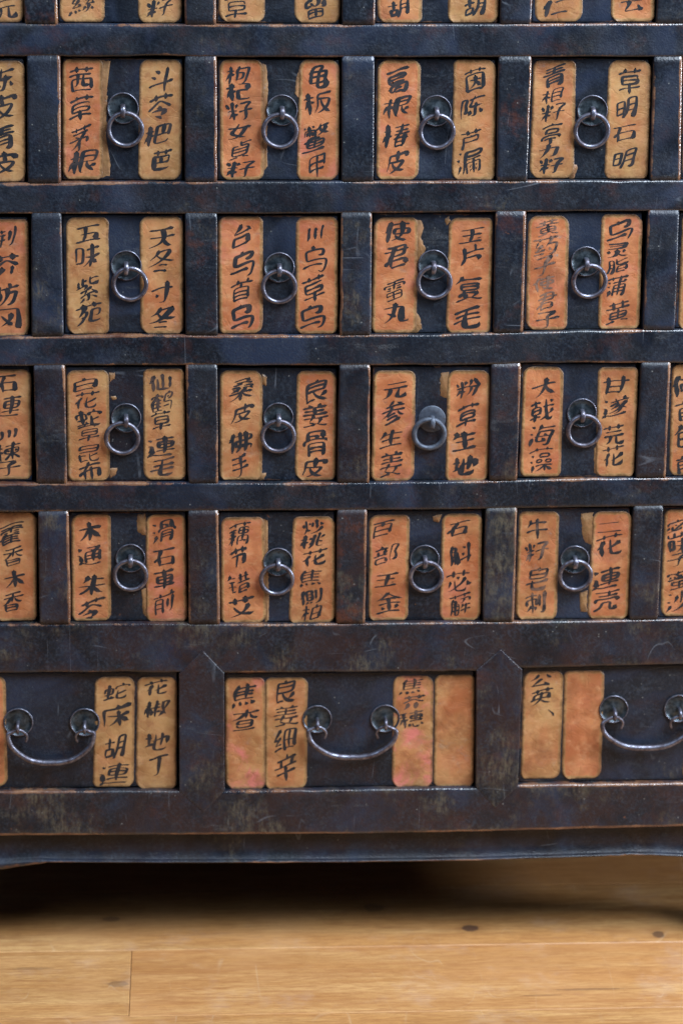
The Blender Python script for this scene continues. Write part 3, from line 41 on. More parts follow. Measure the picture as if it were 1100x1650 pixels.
STROKES={"丁":[[32,56,32,8,27,5,17,6],[5,56,55,56]],"丶":[[10,51,38,26,50,12]],"丸":[[12,31,20,27,31,18],[8,43,42,43,43,8,45,6,55,6,56,10,55,17],[25,56,24,37,22,25,15,13,6,6]],"乌":[[4,17,46,17],[28,55,27,50],[37,37,41,36,47,37,49,46,49,49,13,49,13,28,55,28,56,21,53,7,50,4,42,4,39,7]],"二":[[6,6,55,6],[12,55,49,55]],"云":[[12,10,18,9,49,12],[24,37,24,31,13,15,12,10],[12,56,49,56],[42,26,53,6],[5,37,56,37]],"五":[[10,56,51,56],[13,34,45,34,43,5],[27,56,21,5],[5,5,55,5]],"亭":[[31,20,31,6,21,4],[5,21,5,28,55,28,55,21],[13,35,14,44,47,43,46,35,13,35],[29,57,31,51],[4,51,57,51],[13,20,48,20]],"仁":[[24,9,56,9],[13,39,10,38,6,33],[27,46,53,46],[19,55,13,42,14,4]],"仙":[[40,55,40,8],[56,42,56,8],[12,39,9,38,5,33],[19,55,12,39,13,37,13,4],[26,42,26,8,56,8]],"何":[[52,50,51,7,49,5,39,6],[12,39,8,37,5,32],[25,21,39,21,39,37,24,37,24,17],[20,57,17,55,12,42,13,4],[23,50,57,50]],"佛":[[13,40,9,39,5,33],[19,55,13,42,13,5],[44,55,44,5],[22,48,55,47,54,35,23,35,21,26,22,23,56,23,55,11,49,10],[33,55,31,18,27,10,21,6]],"使":[[13,40,9,39,5,34],[19,56,13,42,13,4],[39,39,53,39,54,27,24,26,24,39,39,39],[26,21,30,15,37,10,55,5],[22,49,55,49],[39,55,37,19,31,10,22,6]],"側":[[57,55,57,10,55,5,49,4],[27,14,21,6],[35,13,39,7],[46,50,46,19],[23,31,37,31],[12,39,8,38,5,31],[23,42,37,42],[17,55,12,42,13,5],[37,42,37,53,23,53,24,19,37,19,37,42]],"元":[[21,37,21,27,17,15,12,9,6,6],[38,37,38,8,40,6,53,6,56,13,55,19],[12,56,49,56],[6,37,55,37]],"公":[[13,10,47,12],[32,39,28,37,22,24,15,15,13,10],[21,56,15,44,6,34],[39,55,51,37],[41,23,52,6]],"冬":[[17,13,42,5],[24,23,40,19],[23,51,44,50],[44,50,42,45,33,37,21,30,6,26],[19,46,27,37,34,33,51,26,56,27],[24,55,23,51,20,50,19,46,15,45,8,39]],"刺":[[56,55,56,7,53,4,46,6],[20,22,16,22,7,12],[20,22,33,14],[42,49,42,21],[8,27,8,39,33,39,33,28,30,26,26,28],[6,49,35,49],[21,56,21,5]],"前":[[52,37,51,6,44,4,41,6],[39,35,39,16],[9,17,27,17],[9,27,27,27],[17,55,19,51,19,46],[46,55,42,47],[4,46,57,46],[9,5,9,37,26,37,27,7,26,5,21,4]],"力":[[28,56,28,35,24,24,17,13,6,6],[7,43,55,42,54,18,51,8,48,5,40,5,37,7]],"包":[[17,48,51,47,49,21,46,17,40,18],[14,22,34,22,34,37,14,37,14,10,15,7,21,4,50,4,55,7,55,12],[20,55,17,48,15,47,6,37]],"参":[[12,6,15,4,32,8,47,16],[17,15,41,22],[40,36,42,32,47,27,55,22],[18,24,21,24,33,30,36,30],[27,56,19,50,17,46],[35,54,42,52,44,48],[25,45,25,39,20,34,20,32,13,26,6,22],[6,37,55,37],[12,46,25,45,27,46,46,48,50,46]],"台":[[10,8,49,8],[10,8,11,26,48,26,49,24,49,8],[10,37,48,39],[25,56,11,41,10,37],[37,49,40,49,44,46,48,42,48,39,51,38,55,34]],"君":[[19,8,51,8],[6,45,57,45],[6,15,15,23,50,23,51,8],[28,57,24,36,18,27,19,8],[12,57,49,57,49,34,12,34]],"味":[[24,31,37,31,55,10],[55,31,42,31,34,24,28,15,22,10],[4,20,17,20,17,50,4,51,4,15],[26,46,52,46],[39,56,39,5]],"地":[[40,57,40,17],[28,50,28,9,30,6,33,4,52,4,55,7,55,14],[21,32,26,32,43,41,53,44,53,21,48,19],[13,55,13,19],[5,41,19,41],[22,23,20,21,13,19,6,14]],"壳":[[6,5,19,12,21,17,21,24,40,24,41,7,44,5,53,5,55,6,56,11],[7,25,7,33,53,33,54,25],[11,41,50,41],[6,51,55,51],[31,56,31,42]],"复":[[45,21,44,17,37,13,35,10],[15,36,48,36],[16,51,53,50],[10,15,20,21,45,21],[22,28,19,17,26,13,28,10],[20,57,17,56,16,51,13,50,7,44],[6,4,24,8,28,10,35,10,39,8,51,5,56,6],[48,36,48,42,47,43,16,43,15,28,48,28,48,36]],"大":[[30,37,33,35,36,25,41,17,49,9,53,7],[6,39,28,39,30,37,33,39,55,39],[30,56,30,37,26,26,18,14,6,6]],"天":[[30,34,40,17,49,8,54,6],[7,35,28,35,30,34,31,35,54,35],[30,56,30,34,26,24,19,15,6,6],[9,56,51,56]],"女":[[27,55,24,43,16,29,16,24,53,6],[44,40,41,30,35,19,19,8,8,6,5,6],[6,41,56,41]],"姜":[[4,6,7,4,17,6,27,8,28,11],[43,23,42,19,36,11],[18,56,21,53,21,49],[42,56,40,49],[5,32,56,32],[30,48,30,33],[10,40,51,40],[7,49,54,49],[4,23,57,23],[27,29,19,21,17,15],[17,15,28,11,36,11,51,5,57,6]],"子":[[12,55,46,55],[5,31,56,31],[46,55,42,49,31,42,30,40,30,6,19,5,17,6]],"密":[[49,17,49,7],[31,19,31,8],[22,29,26,26,39,26,42,26,44,31],[48,38,55,30],[12,38,6,30],[21,39,21,31,22,29],[25,45,31,42],[30,56,31,51],[44,44,25,30,6,24],[12,16,13,7,49,7],[7,43,7,50,31,51,54,50,54,44]],"寸":[[16,30,22,21],[4,43,56,43],[41,56,41,8,39,5,28,5,25,6]],"川":[[56,56,56,6],[13,55,13,22,6,6],[34,53,34,11]],"布":[[6,47,56,47],[26,56,25,49,17,35,17,10],[34,39,34,4],[6,24,12,30,18,31,52,31,52,12,44,11]],"床":[[30,57,32,56,34,48],[35,41,35,4],[17,33,33,32,39,28,51,13,55,11],[54,33,38,33,31,27,24,17,15,10],[55,48,10,48,10,25,6,6]],"戟":[[44,15,40,14,32,6,30,7],[53,33,48,23,44,21],[8,33,28,33],[48,55,53,49],[4,15,30,15],[17,24,17,4],[33,39,55,41],[39,55,40,32,44,21,44,15,50,6,53,6,57,13,55,15],[17,24,8,24,8,41,26,41,28,40,28,24,17,24],[6,50,28,50],[17,56,17,41]],"手":[[4,24,56,24],[9,39,52,39],[30,52,30,7,26,4,19,4,15,6],[8,51,30,52,49,55]],"斗":[[10,38,22,32],[17,52,28,46],[40,56,40,5],[6,17,56,24]],"斛":[[36,35,41,31],[37,51,43,46],[33,19,56,23],[49,56,49,5],[13,57,13,51,8,44,9,19,8,11,5,6],[9,41,26,40,26,6,24,5,22,6],[9,19,26,19],[9,30,26,30],[13,51,22,51,21,44,18,39,18,6]],"昆":[[8,6,26,8],[33,20,40,21,52,26],[8,23,24,23],[7,46,49,46],[7,46,8,57,49,56,49,37,8,37,7,46],[8,29,8,6],[33,29,33,12,35,6,53,5,56,11,55,14]],"明":[[32,26,56,25],[4,39,22,39],[33,41,56,41],[24,8,30,18,32,26,33,57,55,57,56,8,55,6,52,5,46,5,45,6],[4,22,22,22,22,55,4,55,4,17]],"木":[[30,56,30,5],[7,41,29,40,33,35,35,35,42,24,54,13],[53,41,33,41,28,35,26,35,18,22,6,12]],"朱":[[17,54,15,46,13,45,9,39],[6,31,26,31,34,28,44,16,55,10],[6,10,17,16,26,27,34,31,54,31],[15,46,49,46],[30,56,30,4]],"杞":[[52,32,30,32,30,8,32,6,52,6,55,8,56,13],[14,35,10,32,5,17],[14,35,16,37,19,35,22,28],[28,52,51,52,52,32],[15,56,15,4],[6,44,22,44]],"杷":[[13,33,10,31,5,19,5,15],[14,38,19,36,22,29],[41,53,41,29],[54,25,54,52,29,53,29,9,30,6,33,5,50,5,55,7,56,13],[29,29,54,29],[6,44,22,44],[14,57,14,4]],"板":[[14,36,10,33,5,19],[14,36,18,36,21,29],[6,44,22,44],[35,39,35,32,40,20,46,12,55,6],[14,57,14,5],[28,39,51,39,52,37,50,28,46,19,37,10,30,6],[53,54,28,51,27,20,22,6]],"枸":[[33,48,56,46,54,8,50,4,42,5],[14,35,10,31,5,20,5,16],[29,37,44,35,44,19,31,19],[14,35,18,36,22,29],[15,56,15,4],[6,44,22,44],[34,56,33,48,31,47,28,40,31,33,31,15]],"柏":[[30,8,56,8],[14,35,10,31,5,19,5,15],[30,27,56,27],[14,35,19,35,22,29],[42,55,40,46],[6,44,22,44],[15,56,15,4],[30,8,31,46,56,45,56,8]],"查":[[7,4,53,4],[16,21,45,21],[28,48,17,37,5,31],[36,48,37,44,44,37,54,32,56,33],[30,56,30,50,28,48,30,46,30,35],[16,21,17,30,44,30,45,28,45,13,16,12,16,21],[6,48,55,48]],"根":[[14,35,10,32,5,20,5,15],[53,23,44,18],[14,35,19,34,21,26],[28,42,51,42],[6,44,22,44],[15,56,15,5],[28,31,50,31,51,53,28,53,28,6,39,9],[39,31,40,24,45,15,51,8,54,7]],"桃":[[12,32,9,31,5,17],[33,26,24,21],[44,29,49,28,55,21],[13,37,17,35,20,28],[26,47,30,38],[54,47,49,38],[6,44,19,44],[34,56,33,20,29,10,23,6],[13,57,13,5],[44,56,44,8,46,6,54,6,56,8,56,12]],"桑":[[28,19,30,17,30,4],[35,19,38,15,46,10,53,6,56,7],[33,39,51,39,49,35,46,31],[10,45,12,44,21,45,26,46,27,48],[42,56,41,53,37,51,36,49],[13,57,42,56],[9,35,24,28],[7,39,24,39,21,33,14,29,6,26],[17,51,26,50,27,48,36,49,39,46,44,44,48,45],[33,33,36,34,40,31,46,31,53,27],[6,20,55,20],[40,31,38,29,31,28,30,21,24,16,14,9,6,6]],"椒":[[48,17,37,6],[23,25,20,14],[12,35,8,31,4,21,4,16],[36,24,39,17],[42,51,55,51,52,32,49,25,48,24],[17,32,18,25],[29,46,37,46],[12,35,17,32,20,34,38,34],[42,51,44,31,46,26,48,24,48,17,54,7],[6,44,18,44],[12,57,12,5],[29,55,29,7,25,6]],"椿":[[30,8,48,8],[30,17,48,17],[12,30,8,29,4,18],[12,35,17,33,19,28],[28,42,52,42],[25,51,53,51],[26,24,33,26,48,26,55,22],[6,44,17,44],[47,34,48,30,48,8],[12,56,12,5],[24,34,55,34],[40,56,36,37,32,32,30,25,30,8]],"楝":[[13,35,10,32,5,17],[13,35,17,35,21,28],[48,36,46,30],[33,36,34,31],[26,49,55,49],[40,55,40,4],[24,9,31,14,35,21,44,25,53,25,53,41,27,41,26,26,36,25,44,22,55,8],[13,57,13,5],[6,44,20,44]],"毛":[[6,48,26,49,44,55,48,55],[4,19,54,26],[26,49,26,13,27,6,35,4,52,5,55,7,55,12],[8,33,49,39]],"沙":[[51,28,48,21,40,13,29,7,22,5,21,6],[16,22,8,8],[38,56,38,24],[27,46,22,30],[49,47,55,34],[6,39,13,35],[9,56,15,53]],"海":[[13,22,8,8,8,4],[35,22,40,17,40,13],[37,35,41,31,40,26],[6,37,12,34],[27,49,54,49],[9,55,16,51],[39,6,40,4,46,4,49,6,52,39,26,39,24,19,24,13,55,13],[28,55,27,49,25,49,21,41],[19,26,57,26]],"滑":[[15,22,8,7],[26,15,50,15],[26,22,50,22],[6,39,12,35],[26,48,38,48,39,39],[9,56,17,51],[26,39,27,55,49,55,49,39],[20,32,21,39,55,39,57,32],[26,5,26,30,49,30,49,5,42,4]],"漏":[[13,22,6,6],[33,13,35,11],[46,13,49,11],[33,22,35,20],[46,22,49,20],[6,39,12,36],[8,55,13,53],[22,37,57,37],[40,37,40,5],[26,5,26,28,55,28,55,5,54,4,48,5],[22,45,54,45,54,55,22,55,22,29,19,13,16,5]],"灵":[[29,22,31,21,40,11,55,6],[13,28,10,20],[49,28,45,20],[13,47,49,47],[10,57,49,56,48,37,10,37],[30,31,30,24,24,14,19,10,6,5]],"炒":[[52,26,49,20,40,12,27,6,23,7],[13,22,16,21,22,14],[41,56,41,23],[32,46,29,31],[7,43,5,32],[51,46,56,34],[23,45,20,37],[14,55,13,22,6,6]],"焦":[[12,13,7,4],[24,13,24,6],[35,13,37,12,39,6],[47,15,51,12,55,6],[10,42,13,43],[14,30,51,30],[17,48,54,48],[14,20,53,20],[19,55,13,43,14,20],[14,39,50,39],[33,56,35,52,35,21]],"片":[[13,26,46,26,46,6],[37,56,37,40],[14,54,13,23,10,13,6,6],[14,40,56,40]],"牛":[[13,45,52,45],[4,26,56,26],[31,56,31,5],[15,54,13,45,6,36]],"玉":[[48,17,50,14],[8,56,53,56],[10,32,50,32],[30,56,30,4],[5,4,56,4]],"甘":[[16,9,44,9],[16,27,44,27],[16,56,16,5],[4,45,56,45],[44,56,44,9]],"生":[[13,44,53,44],[15,55,13,44,11,43,6,35],[6,4,56,4],[12,26,50,26],[30,56,30,4]],"甲":[[5,25,55,25],[5,40,55,40],[30,56,30,6],[5,25,5,56,55,56,55,25]],"留":[[24,55,10,53,7,50,7,35,24,39],[19,46,22,44,24,39,28,33,31,33,37,38,39,43,40,53],[11,6,51,6,51,26,12,26,11,6],[33,53,56,52,54,35,48,33,44,35],[11,17,51,17],[31,26,31,7]],"白":[[5,9,55,9],[5,28,55,28],[28,55,26,47],[5,9,5,45,6,46,26,47,55,46,55,9]],"百":[[12,9,49,9],[12,26,49,26],[30,56,28,42],[12,4,12,42,49,42,49,5],[5,56,56,56]],"皂":[[12,41,49,41],[30,55,30,51],[12,41,12,51,49,51,49,31,12,31,12,41],[20,26,20,8,22,5,48,4,51,7,52,12],[5,17,56,22]],"皮":[[22,32,22,28,32,15,42,9,55,5],[12,33,48,32,46,25,38,15,22,7,17,5,14,6],[32,56,32,33],[50,39,53,48,12,48,12,26,9,13,6,6]],"相":[[33,8,56,8],[16,33,12,31,5,18,5,14],[16,33,22,29,25,26,25,22],[33,23,56,23],[33,38,56,38],[16,56,16,5],[6,43,24,43],[33,8,33,53,55,53,56,8]],"石":[[18,10,52,10],[6,21,14,30,20,33,52,33,52,6],[25,56,24,49,18,35,18,5],[8,56,56,56]],"穗":[[32,16,33,6,46,5,49,8],[52,15,56,7],[26,15,24,8],[13,31,10,28,5,15],[13,31,15,32,18,31,21,25],[6,39,21,39],[26,23,51,24],[50,31,50,27,55,22],[26,52,55,52],[7,52,14,53,20,55],[14,53,14,4],[50,31,53,31,53,45,28,44,28,31,50,31],[40,57,40,23],[28,38,53,38]],"籽":[[14,27,11,26,5,12],[14,27,19,26,23,20],[5,53,8,42],[24,51,21,42],[6,35,23,35],[15,57,15,5],[29,30,56,30],[31,51,51,51,51,48,44,41,42,38,42,5,34,5]],"粉":[[37,32,34,15,29,8],[14,27,10,26,5,13],[14,27,20,24,22,19],[36,55,33,44,28,35],[23,52,20,42],[6,51,8,42],[15,56,15,4],[6,35,26,36,30,32,51,32],[45,55,49,45,55,36,51,32,48,7,46,5,42,5]],"紫":[[31,19,31,5,24,4,22,6],[18,12,7,6,6,6],[40,13,43,13,54,6],[27,26,20,19],[9,51,9,38],[36,48,51,52,55,51],[19,49,29,49],[36,56,37,39,41,38,54,39,56,41,55,44],[19,56,19,39],[13,27,20,28,27,26,42,32],[40,26,44,25,48,21,55,15],[10,17,20,19,24,18,48,21],[5,37,29,40,29,35,21,31,20,28]],"絲":[[44,28,44,7,42,4,37,6],[8,17,5,6],[15,17,17,8],[36,21,32,10],[52,20,56,10],[22,19,26,11],[9,26,24,27],[22,34,24,27],[16,56,11,46,8,42,7,39,16,39],[35,41,43,40],[42,55,35,45,35,41],[49,48,46,42,43,40,42,37,37,31,36,28],[36,28,53,29],[51,36,53,29,55,26],[22,47,15,35,10,30,9,26]],"细":[[6,8,24,11],[10,22,23,23],[7,36,17,36],[20,57,17,55,7,36],[22,40,19,36,17,36,17,32,11,26,10,22],[30,4,30,53,57,52,57,8],[30,8,57,8],[30,30,57,30],[43,53,43,9]],"胡":[[38,26,56,25],[39,39,56,39],[4,44,29,44],[17,56,17,30],[8,12,26,13,26,29,8,29,8,8],[30,5,34,11,38,24,39,53,56,53,56,8,53,5,48,5]],"脂":[[31,7,53,7],[31,17,53,17],[9,26,21,26],[8,40,21,40],[30,47,37,48,51,53,53,52],[5,6,9,26,8,54,21,55,21,8,20,5,14,5],[30,57,30,40,33,37,52,37,55,39,55,45],[31,7,31,28,53,28,53,7]],"良":[[8,7,26,10],[51,23,37,14],[8,39,47,39],[28,55,28,51],[24,28,27,22,33,15,46,8,54,6,56,7],[8,28,47,29,47,50,9,50,8,7]],"艾":[[40,56,40,42],[6,49,55,49],[20,56,20,42],[45,35,40,25,33,17,22,10,6,5],[16,35,24,21,35,12,50,6,54,5,56,6]],"节":[[24,34,24,5],[19,56,19,43],[4,49,56,49],[41,56,41,43],[8,35,49,35,49,14,40,13,37,15]],"芥":[[40,26,40,5],[20,26,20,21,17,13,10,6,8,6],[6,30,19,35,30,42,40,35,51,30,55,30],[41,56,41,45],[6,51,54,51],[19,56,19,45]],"芦":[[13,26,51,26],[28,46,31,44,32,40],[42,56,42,47],[6,6,12,21,13,40,51,40,51,22],[6,51,57,51],[20,56,20,48]],"芫":[[37,26,37,8,39,6,41,5,52,5,55,7,56,12],[22,26,21,20,17,12,13,8,6,6],[12,39,49,39],[41,56,41,46],[6,51,55,51],[20,56,20,46],[6,26,55,26]],"芭":[[30,39,30,24],[19,56,19,45],[10,23,51,23],[4,51,55,51],[41,56,41,45],[51,23,51,39,10,39,10,9,14,5,51,5,55,8,55,14]],"花":[[15,28,10,27,6,23],[21,40,15,30,15,5],[33,39,34,8,37,6,53,6,55,8,55,15],[51,33,25,19],[40,56,40,45],[5,50,55,50],[20,56,20,46]],"苑":[[44,21,46,19,51,21,51,38,36,38,36,8,39,6,53,6,55,7,56,11],[15,24,22,21],[41,56,41,45],[6,51,54,51],[16,37,28,37,27,26,24,21,22,21,22,16,14,8,8,6],[21,56,21,45,17,42,16,37,9,26]],"苓":[[28,31,32,28,31,23],[6,30,15,33,30,42,47,33,53,30,56,31],[40,56,40,46],[6,51,55,51],[19,57,19,46],[13,23,46,23,45,20,36,13,35,10],[21,14,35,10,35,8,39,6]],"英":[[30,21,42,10,53,5,56,6],[19,56,19,44],[6,51,53,51],[41,56,41,44],[12,22,12,37,48,37,49,22],[30,42,30,21,21,11,13,7,6,6],[6,22,55,22]],"苾":[[49,27,55,15],[12,29,6,15],[25,39,31,35],[45,37,40,29,30,19,22,15,19,11,8,6,6,7],[21,30,21,8,23,5,40,4,44,7,44,13],[40,56,40,42],[6,49,54,49],[20,56,20,42]],"茅":[[44,40,43,38,35,33,32,28,22,19,12,12,5,10],[6,26,32,28,53,26,53,22,46,15],[21,35,33,31,31,5,23,5],[41,56,41,47],[11,41,50,41],[6,51,56,51],[20,56,20,47]],"茜":[[8,8,53,8],[19,56,19,46],[23,40,22,24,17,17,13,17],[4,51,56,51],[41,56,41,47],[37,40,37,19,53,19],[8,8,8,30,53,30,53,8],[5,40,55,40]],"茵":[[9,7,52,7],[9,7,9,41,51,41,52,7],[30,27,32,29,44,29],[30,35,30,27,28,21,21,14,16,13],[17,29,28,29,32,24,45,13],[41,56,41,48],[4,51,57,51],[20,56,20,48]],"荆":[[56,55,56,8,54,5,45,6],[44,48,44,19],[28,56,28,46],[7,39,35,39],[14,39,13,19,9,8],[5,51,35,51],[14,56,14,46],[28,39,28,6],[5,25,35,25]],"草":[[12,33,49,33],[19,56,19,51],[4,14,57,14],[30,24,30,4],[49,33,48,24,12,24,12,42,48,42,49,33],[5,51,56,51],[41,56,41,48]],"药":[[35,37,55,36,52,8,49,4,41,6],[5,7,24,10,26,12],[37,26,41,18],[8,30,16,30],[15,43,9,35,8,30],[19,56,19,48],[6,17,22,19,26,22],[22,35,19,30,16,30,15,26,11,22,10,19],[5,51,56,51],[41,56,41,48,37,44,35,37,33,37,30,30]],"葛":[[19,24,53,23,52,8,49,4,44,4,41,8,24,8,22,10],[14,37,49,37],[20,30,19,24,17,24,13,19,6,15],[13,19,15,8,20,8,24,13,31,17,44,13],[7,53,57,53],[49,37,48,44,14,44,14,31,15,30,48,30,49,31,49,37]],"蒲":[[14,19,8,6],[6,31,13,29],[8,44,15,40],[48,46,53,43,53,39],[24,23,53,23],[24,15,53,15],[6,52,56,52],[21,56,21,48],[24,5,24,31,53,31,53,6,52,4,47,4],[22,39,53,39],[41,56,41,48,38,44,38,5]],"薢":[[41,42,39,36,33,31],[37,28,33,19],[36,23,55,23],[33,14,57,14],[44,28,44,5],[15,46,9,36,9,17,5,6],[33,43,53,43,53,35,51,33,48,33],[21,56,21,48],[9,26,28,26],[6,52,56,52],[41,56,41,48],[13,42,22,42,18,31,18,6,22,4,28,5,28,33,9,34],[9,17,28,17]],"藕":[[48,13,50,10],[6,24,14,24,15,21,19,19,24,13],[24,24,17,24,6,9],[30,4,30,21,54,21,55,5,49,4],[42,43,42,13],[31,35,52,35],[35,12,48,13],[52,35,52,28,31,28,32,43,51,43,52,35],[21,56,21,48],[6,52,56,52],[41,56,41,48],[15,40,15,5],[7,32,23,32],[6,40,24,40]],"藻":[[37,17,37,4],[37,17,19,6,15,6],[12,18,6,6],[37,17,42,15,45,11,55,6],[22,24,32,24,33,26,33,31,21,31,21,26,22,24],[42,24,53,24,53,31,41,31,40,26,42,24],[6,32,12,29],[28,37,46,37,47,43,46,44,28,44,27,38,28,37],[9,44,15,40],[20,56,20,52],[40,56,40,52],[19,17,55,17],[5,52,55,52]],"藿":[[37,30,49,30],[30,43,30,33],[13,35,23,35],[37,35,48,35],[13,12,51,12],[13,6,56,6],[4,53,57,53],[12,30,23,30],[9,46,28,46,32,41,53,41,55,36],[6,36,7,41,28,41,32,46,52,46],[15,24,53,24],[16,30,15,24,13,24,13,6],[34,24,34,6],[6,17,10,20,15,18,50,18]],"蛇":[[35,23,40,24,53,31],[42,55,43,47],[35,36,36,6,39,4,53,4,56,8,56,12],[22,19,26,7],[30,40,30,47,55,47,55,40],[4,8,24,11],[6,26,24,27,23,45,6,45,6,26],[15,56,15,10]],"蜜":[[45,16,45,13,48,8],[22,35,26,33,42,33,44,37],[20,42,20,37,22,35],[46,42,55,37],[12,42,8,37],[30,56,31,52],[5,46,5,51,24,51,28,46,31,46],[30,26,30,7],[30,26,48,26,49,25,49,17,12,16,12,26,30,26],[4,32,6,31,22,35,40,44],[26,50,31,52,55,51,55,46],[6,6,46,7,48,8,55,5]],"貞":[[5,6,8,5,20,10,24,10],[39,10,53,5,57,5],[12,24,49,24],[12,33,49,33],[30,51,55,51],[30,56,30,43],[30,43,49,42,49,15,12,15,12,42,30,43]],"車":[[4,13,57,13],[30,22,12,23,12,42,49,42,49,23,30,22],[12,32,49,32],[6,51,53,51],[30,56,30,4]],"辛":[[43,48,43,42,40,33],[30,55,31,48],[4,33,56,33],[9,48,51,48],[19,48,20,33],[8,19,53,19],[30,33,30,4]],"通":[[13,12,22,7,31,5,55,6],[13,12,10,11,6,7],[5,35,13,34,13,12],[30,50,39,48,40,44],[7,55,14,48],[24,56,49,55],[24,24,53,24],[24,13,24,42,37,42,40,44,53,42,53,14,46,13],[24,33,53,33],[49,55,46,51,42,49,39,40,39,14]],"連":[[13,12,26,6,55,6],[13,12,9,11,6,6],[6,35,13,35,13,12],[9,55,14,48],[24,35,51,35],[37,43,24,43,24,27,50,27,51,42,37,43],[20,19,55,19],[37,57,37,12],[21,51,53,51]],"遂":[[13,12,30,5,51,5,58,8],[13,12,5,6],[42,30,41,16,35,12,33,12,30,15],[5,33,13,32,13,12],[37,35,23,27],[21,36,34,41],[6,54,12,48],[46,55,44,47],[51,40,43,34,42,30,34,22,24,17,20,17],[21,46,55,46],[28,56,31,48,35,44,34,41,37,35,40,33,42,30,47,28,55,21]],"部":[[46,13,51,13,53,14,55,18,55,26,49,35,55,52,40,53,40,4],[8,8,30,8],[8,8,8,22,30,22,30,8],[12,44,13,39,13,33],[28,44,24,33],[18,56,19,49],[6,49,31,49],[4,33,32,33]],"金":[[15,18,19,10],[45,18,41,10],[31,53,28,52,16,40,7,37],[10,24,51,24],[30,37,30,4],[7,4,53,4],[16,40,17,37,44,37,46,40],[31,53,45,42,46,40,55,37]],"错":[[31,7,52,7],[15,10,22,12],[31,17,52,17],[11,49,22,49],[35,56,35,37],[6,26,23,26],[15,39,15,10],[48,57,48,36],[30,48,55,48],[12,56,11,49,8,48,6,44],[31,7,31,27,51,27,52,7],[9,39,21,39],[28,36,57,36]],"防":[[33,33,52,32,51,14,49,6,40,4,37,6],[13,17,17,19,19,22,19,30,13,38,19,53,4,53,4,5],[37,57,39,57,40,51,40,46],[23,46,56,46],[33,46,33,33,30,19,26,11,19,6]],"陈":[[12,19,16,19,17,22,17,31,13,39,17,52,15,53,4,53,4,4],[49,20,55,9,57,8],[28,19,22,9],[39,38,39,6,36,4,30,6],[23,48,55,48],[34,55,26,30,53,29]],"雷":[[10,33,22,33],[38,33,50,33],[12,40,22,40],[39,40,48,40],[10,16,50,16],[30,25,30,7],[30,57,30,32],[4,39,4,48,56,48,56,39],[8,57,51,57],[10,6,50,6,50,25,11,25,10,6]],"青":[[13,14,48,14],[13,22,48,22],[30,53,30,37],[10,45,50,45],[8,53,53,53],[13,5,13,28,15,30,46,30,48,28,47,5,39,4,36,6],[4,37,57,37]],"风":[[6,6,11,22,12,56,48,56,49,15,51,8,55,6,57,10,56,17],[20,44,34,26,40,14],[38,47,34,35,28,25,18,13]],"首":[[12,8,49,8],[12,18,49,18],[12,28,49,28],[30,48,29,38],[19,55,20,48],[44,56,40,48],[12,8,12,38,48,38,49,8],[4,48,57,48]],"香":[[15,6,47,6],[15,16,47,16],[36,42,37,39,41,35,54,27,56,28],[12,28,15,24,15,6],[15,24,46,24,47,6],[25,42,24,39,12,28,5,26],[10,53,12,51,48,55],[30,53,30,31],[6,42,55,42]],"骨":[[13,14,48,14],[13,23,48,23],[14,49,31,49,32,48,32,40],[14,40,14,57,46,57,46,40],[4,33,5,40,55,40,56,33],[13,4,13,31,48,31,47,6,45,4,39,5]],"鳖":[[6,4,55,4],[37,28,35,22],[28,44,28,34],[12,42,11,35],[22,42,23,35],[26,55,24,51],[8,55,10,52],[13,16,48,16],[30,22,30,11],[40,56,38,49,39,44,48,35,55,32],[50,49,47,42,40,35,34,33],[28,44,33,44,40,50,55,50],[28,44,27,48,7,48,6,33],[17,56,17,34],[6,21,10,23,15,22,48,22,48,10,13,11,13,22,15,26,21,29,37,28]],"鹤":[[35,16,49,16],[42,44,46,40],[44,56,43,51],[12,36,29,35],[10,26,28,26],[10,17,28,17],[21,42,22,39,21,7],[6,44,7,50,28,50,29,44],[46,33,53,35,53,50,37,50,37,26,56,26,56,16,53,5,46,4,45,6],[10,7,30,7],[18,57,15,44,9,31,10,7]],"黄":[[4,6,9,5,21,10,25,10],[39,10,54,5,56,6],[21,56,21,41],[12,24,12,15,49,16,49,31,48,33,12,33,12,24],[30,40,30,16],[12,24,49,24],[10,51,52,51],[40,56,40,41],[4,41,56,41]],"龟":[[12,29,49,29],[6,39,12,41,49,40,49,18,12,18],[12,18,12,41,13,46,18,51,37,52,37,47,30,39,30,8,34,4,52,4,55,8,55,14]]}

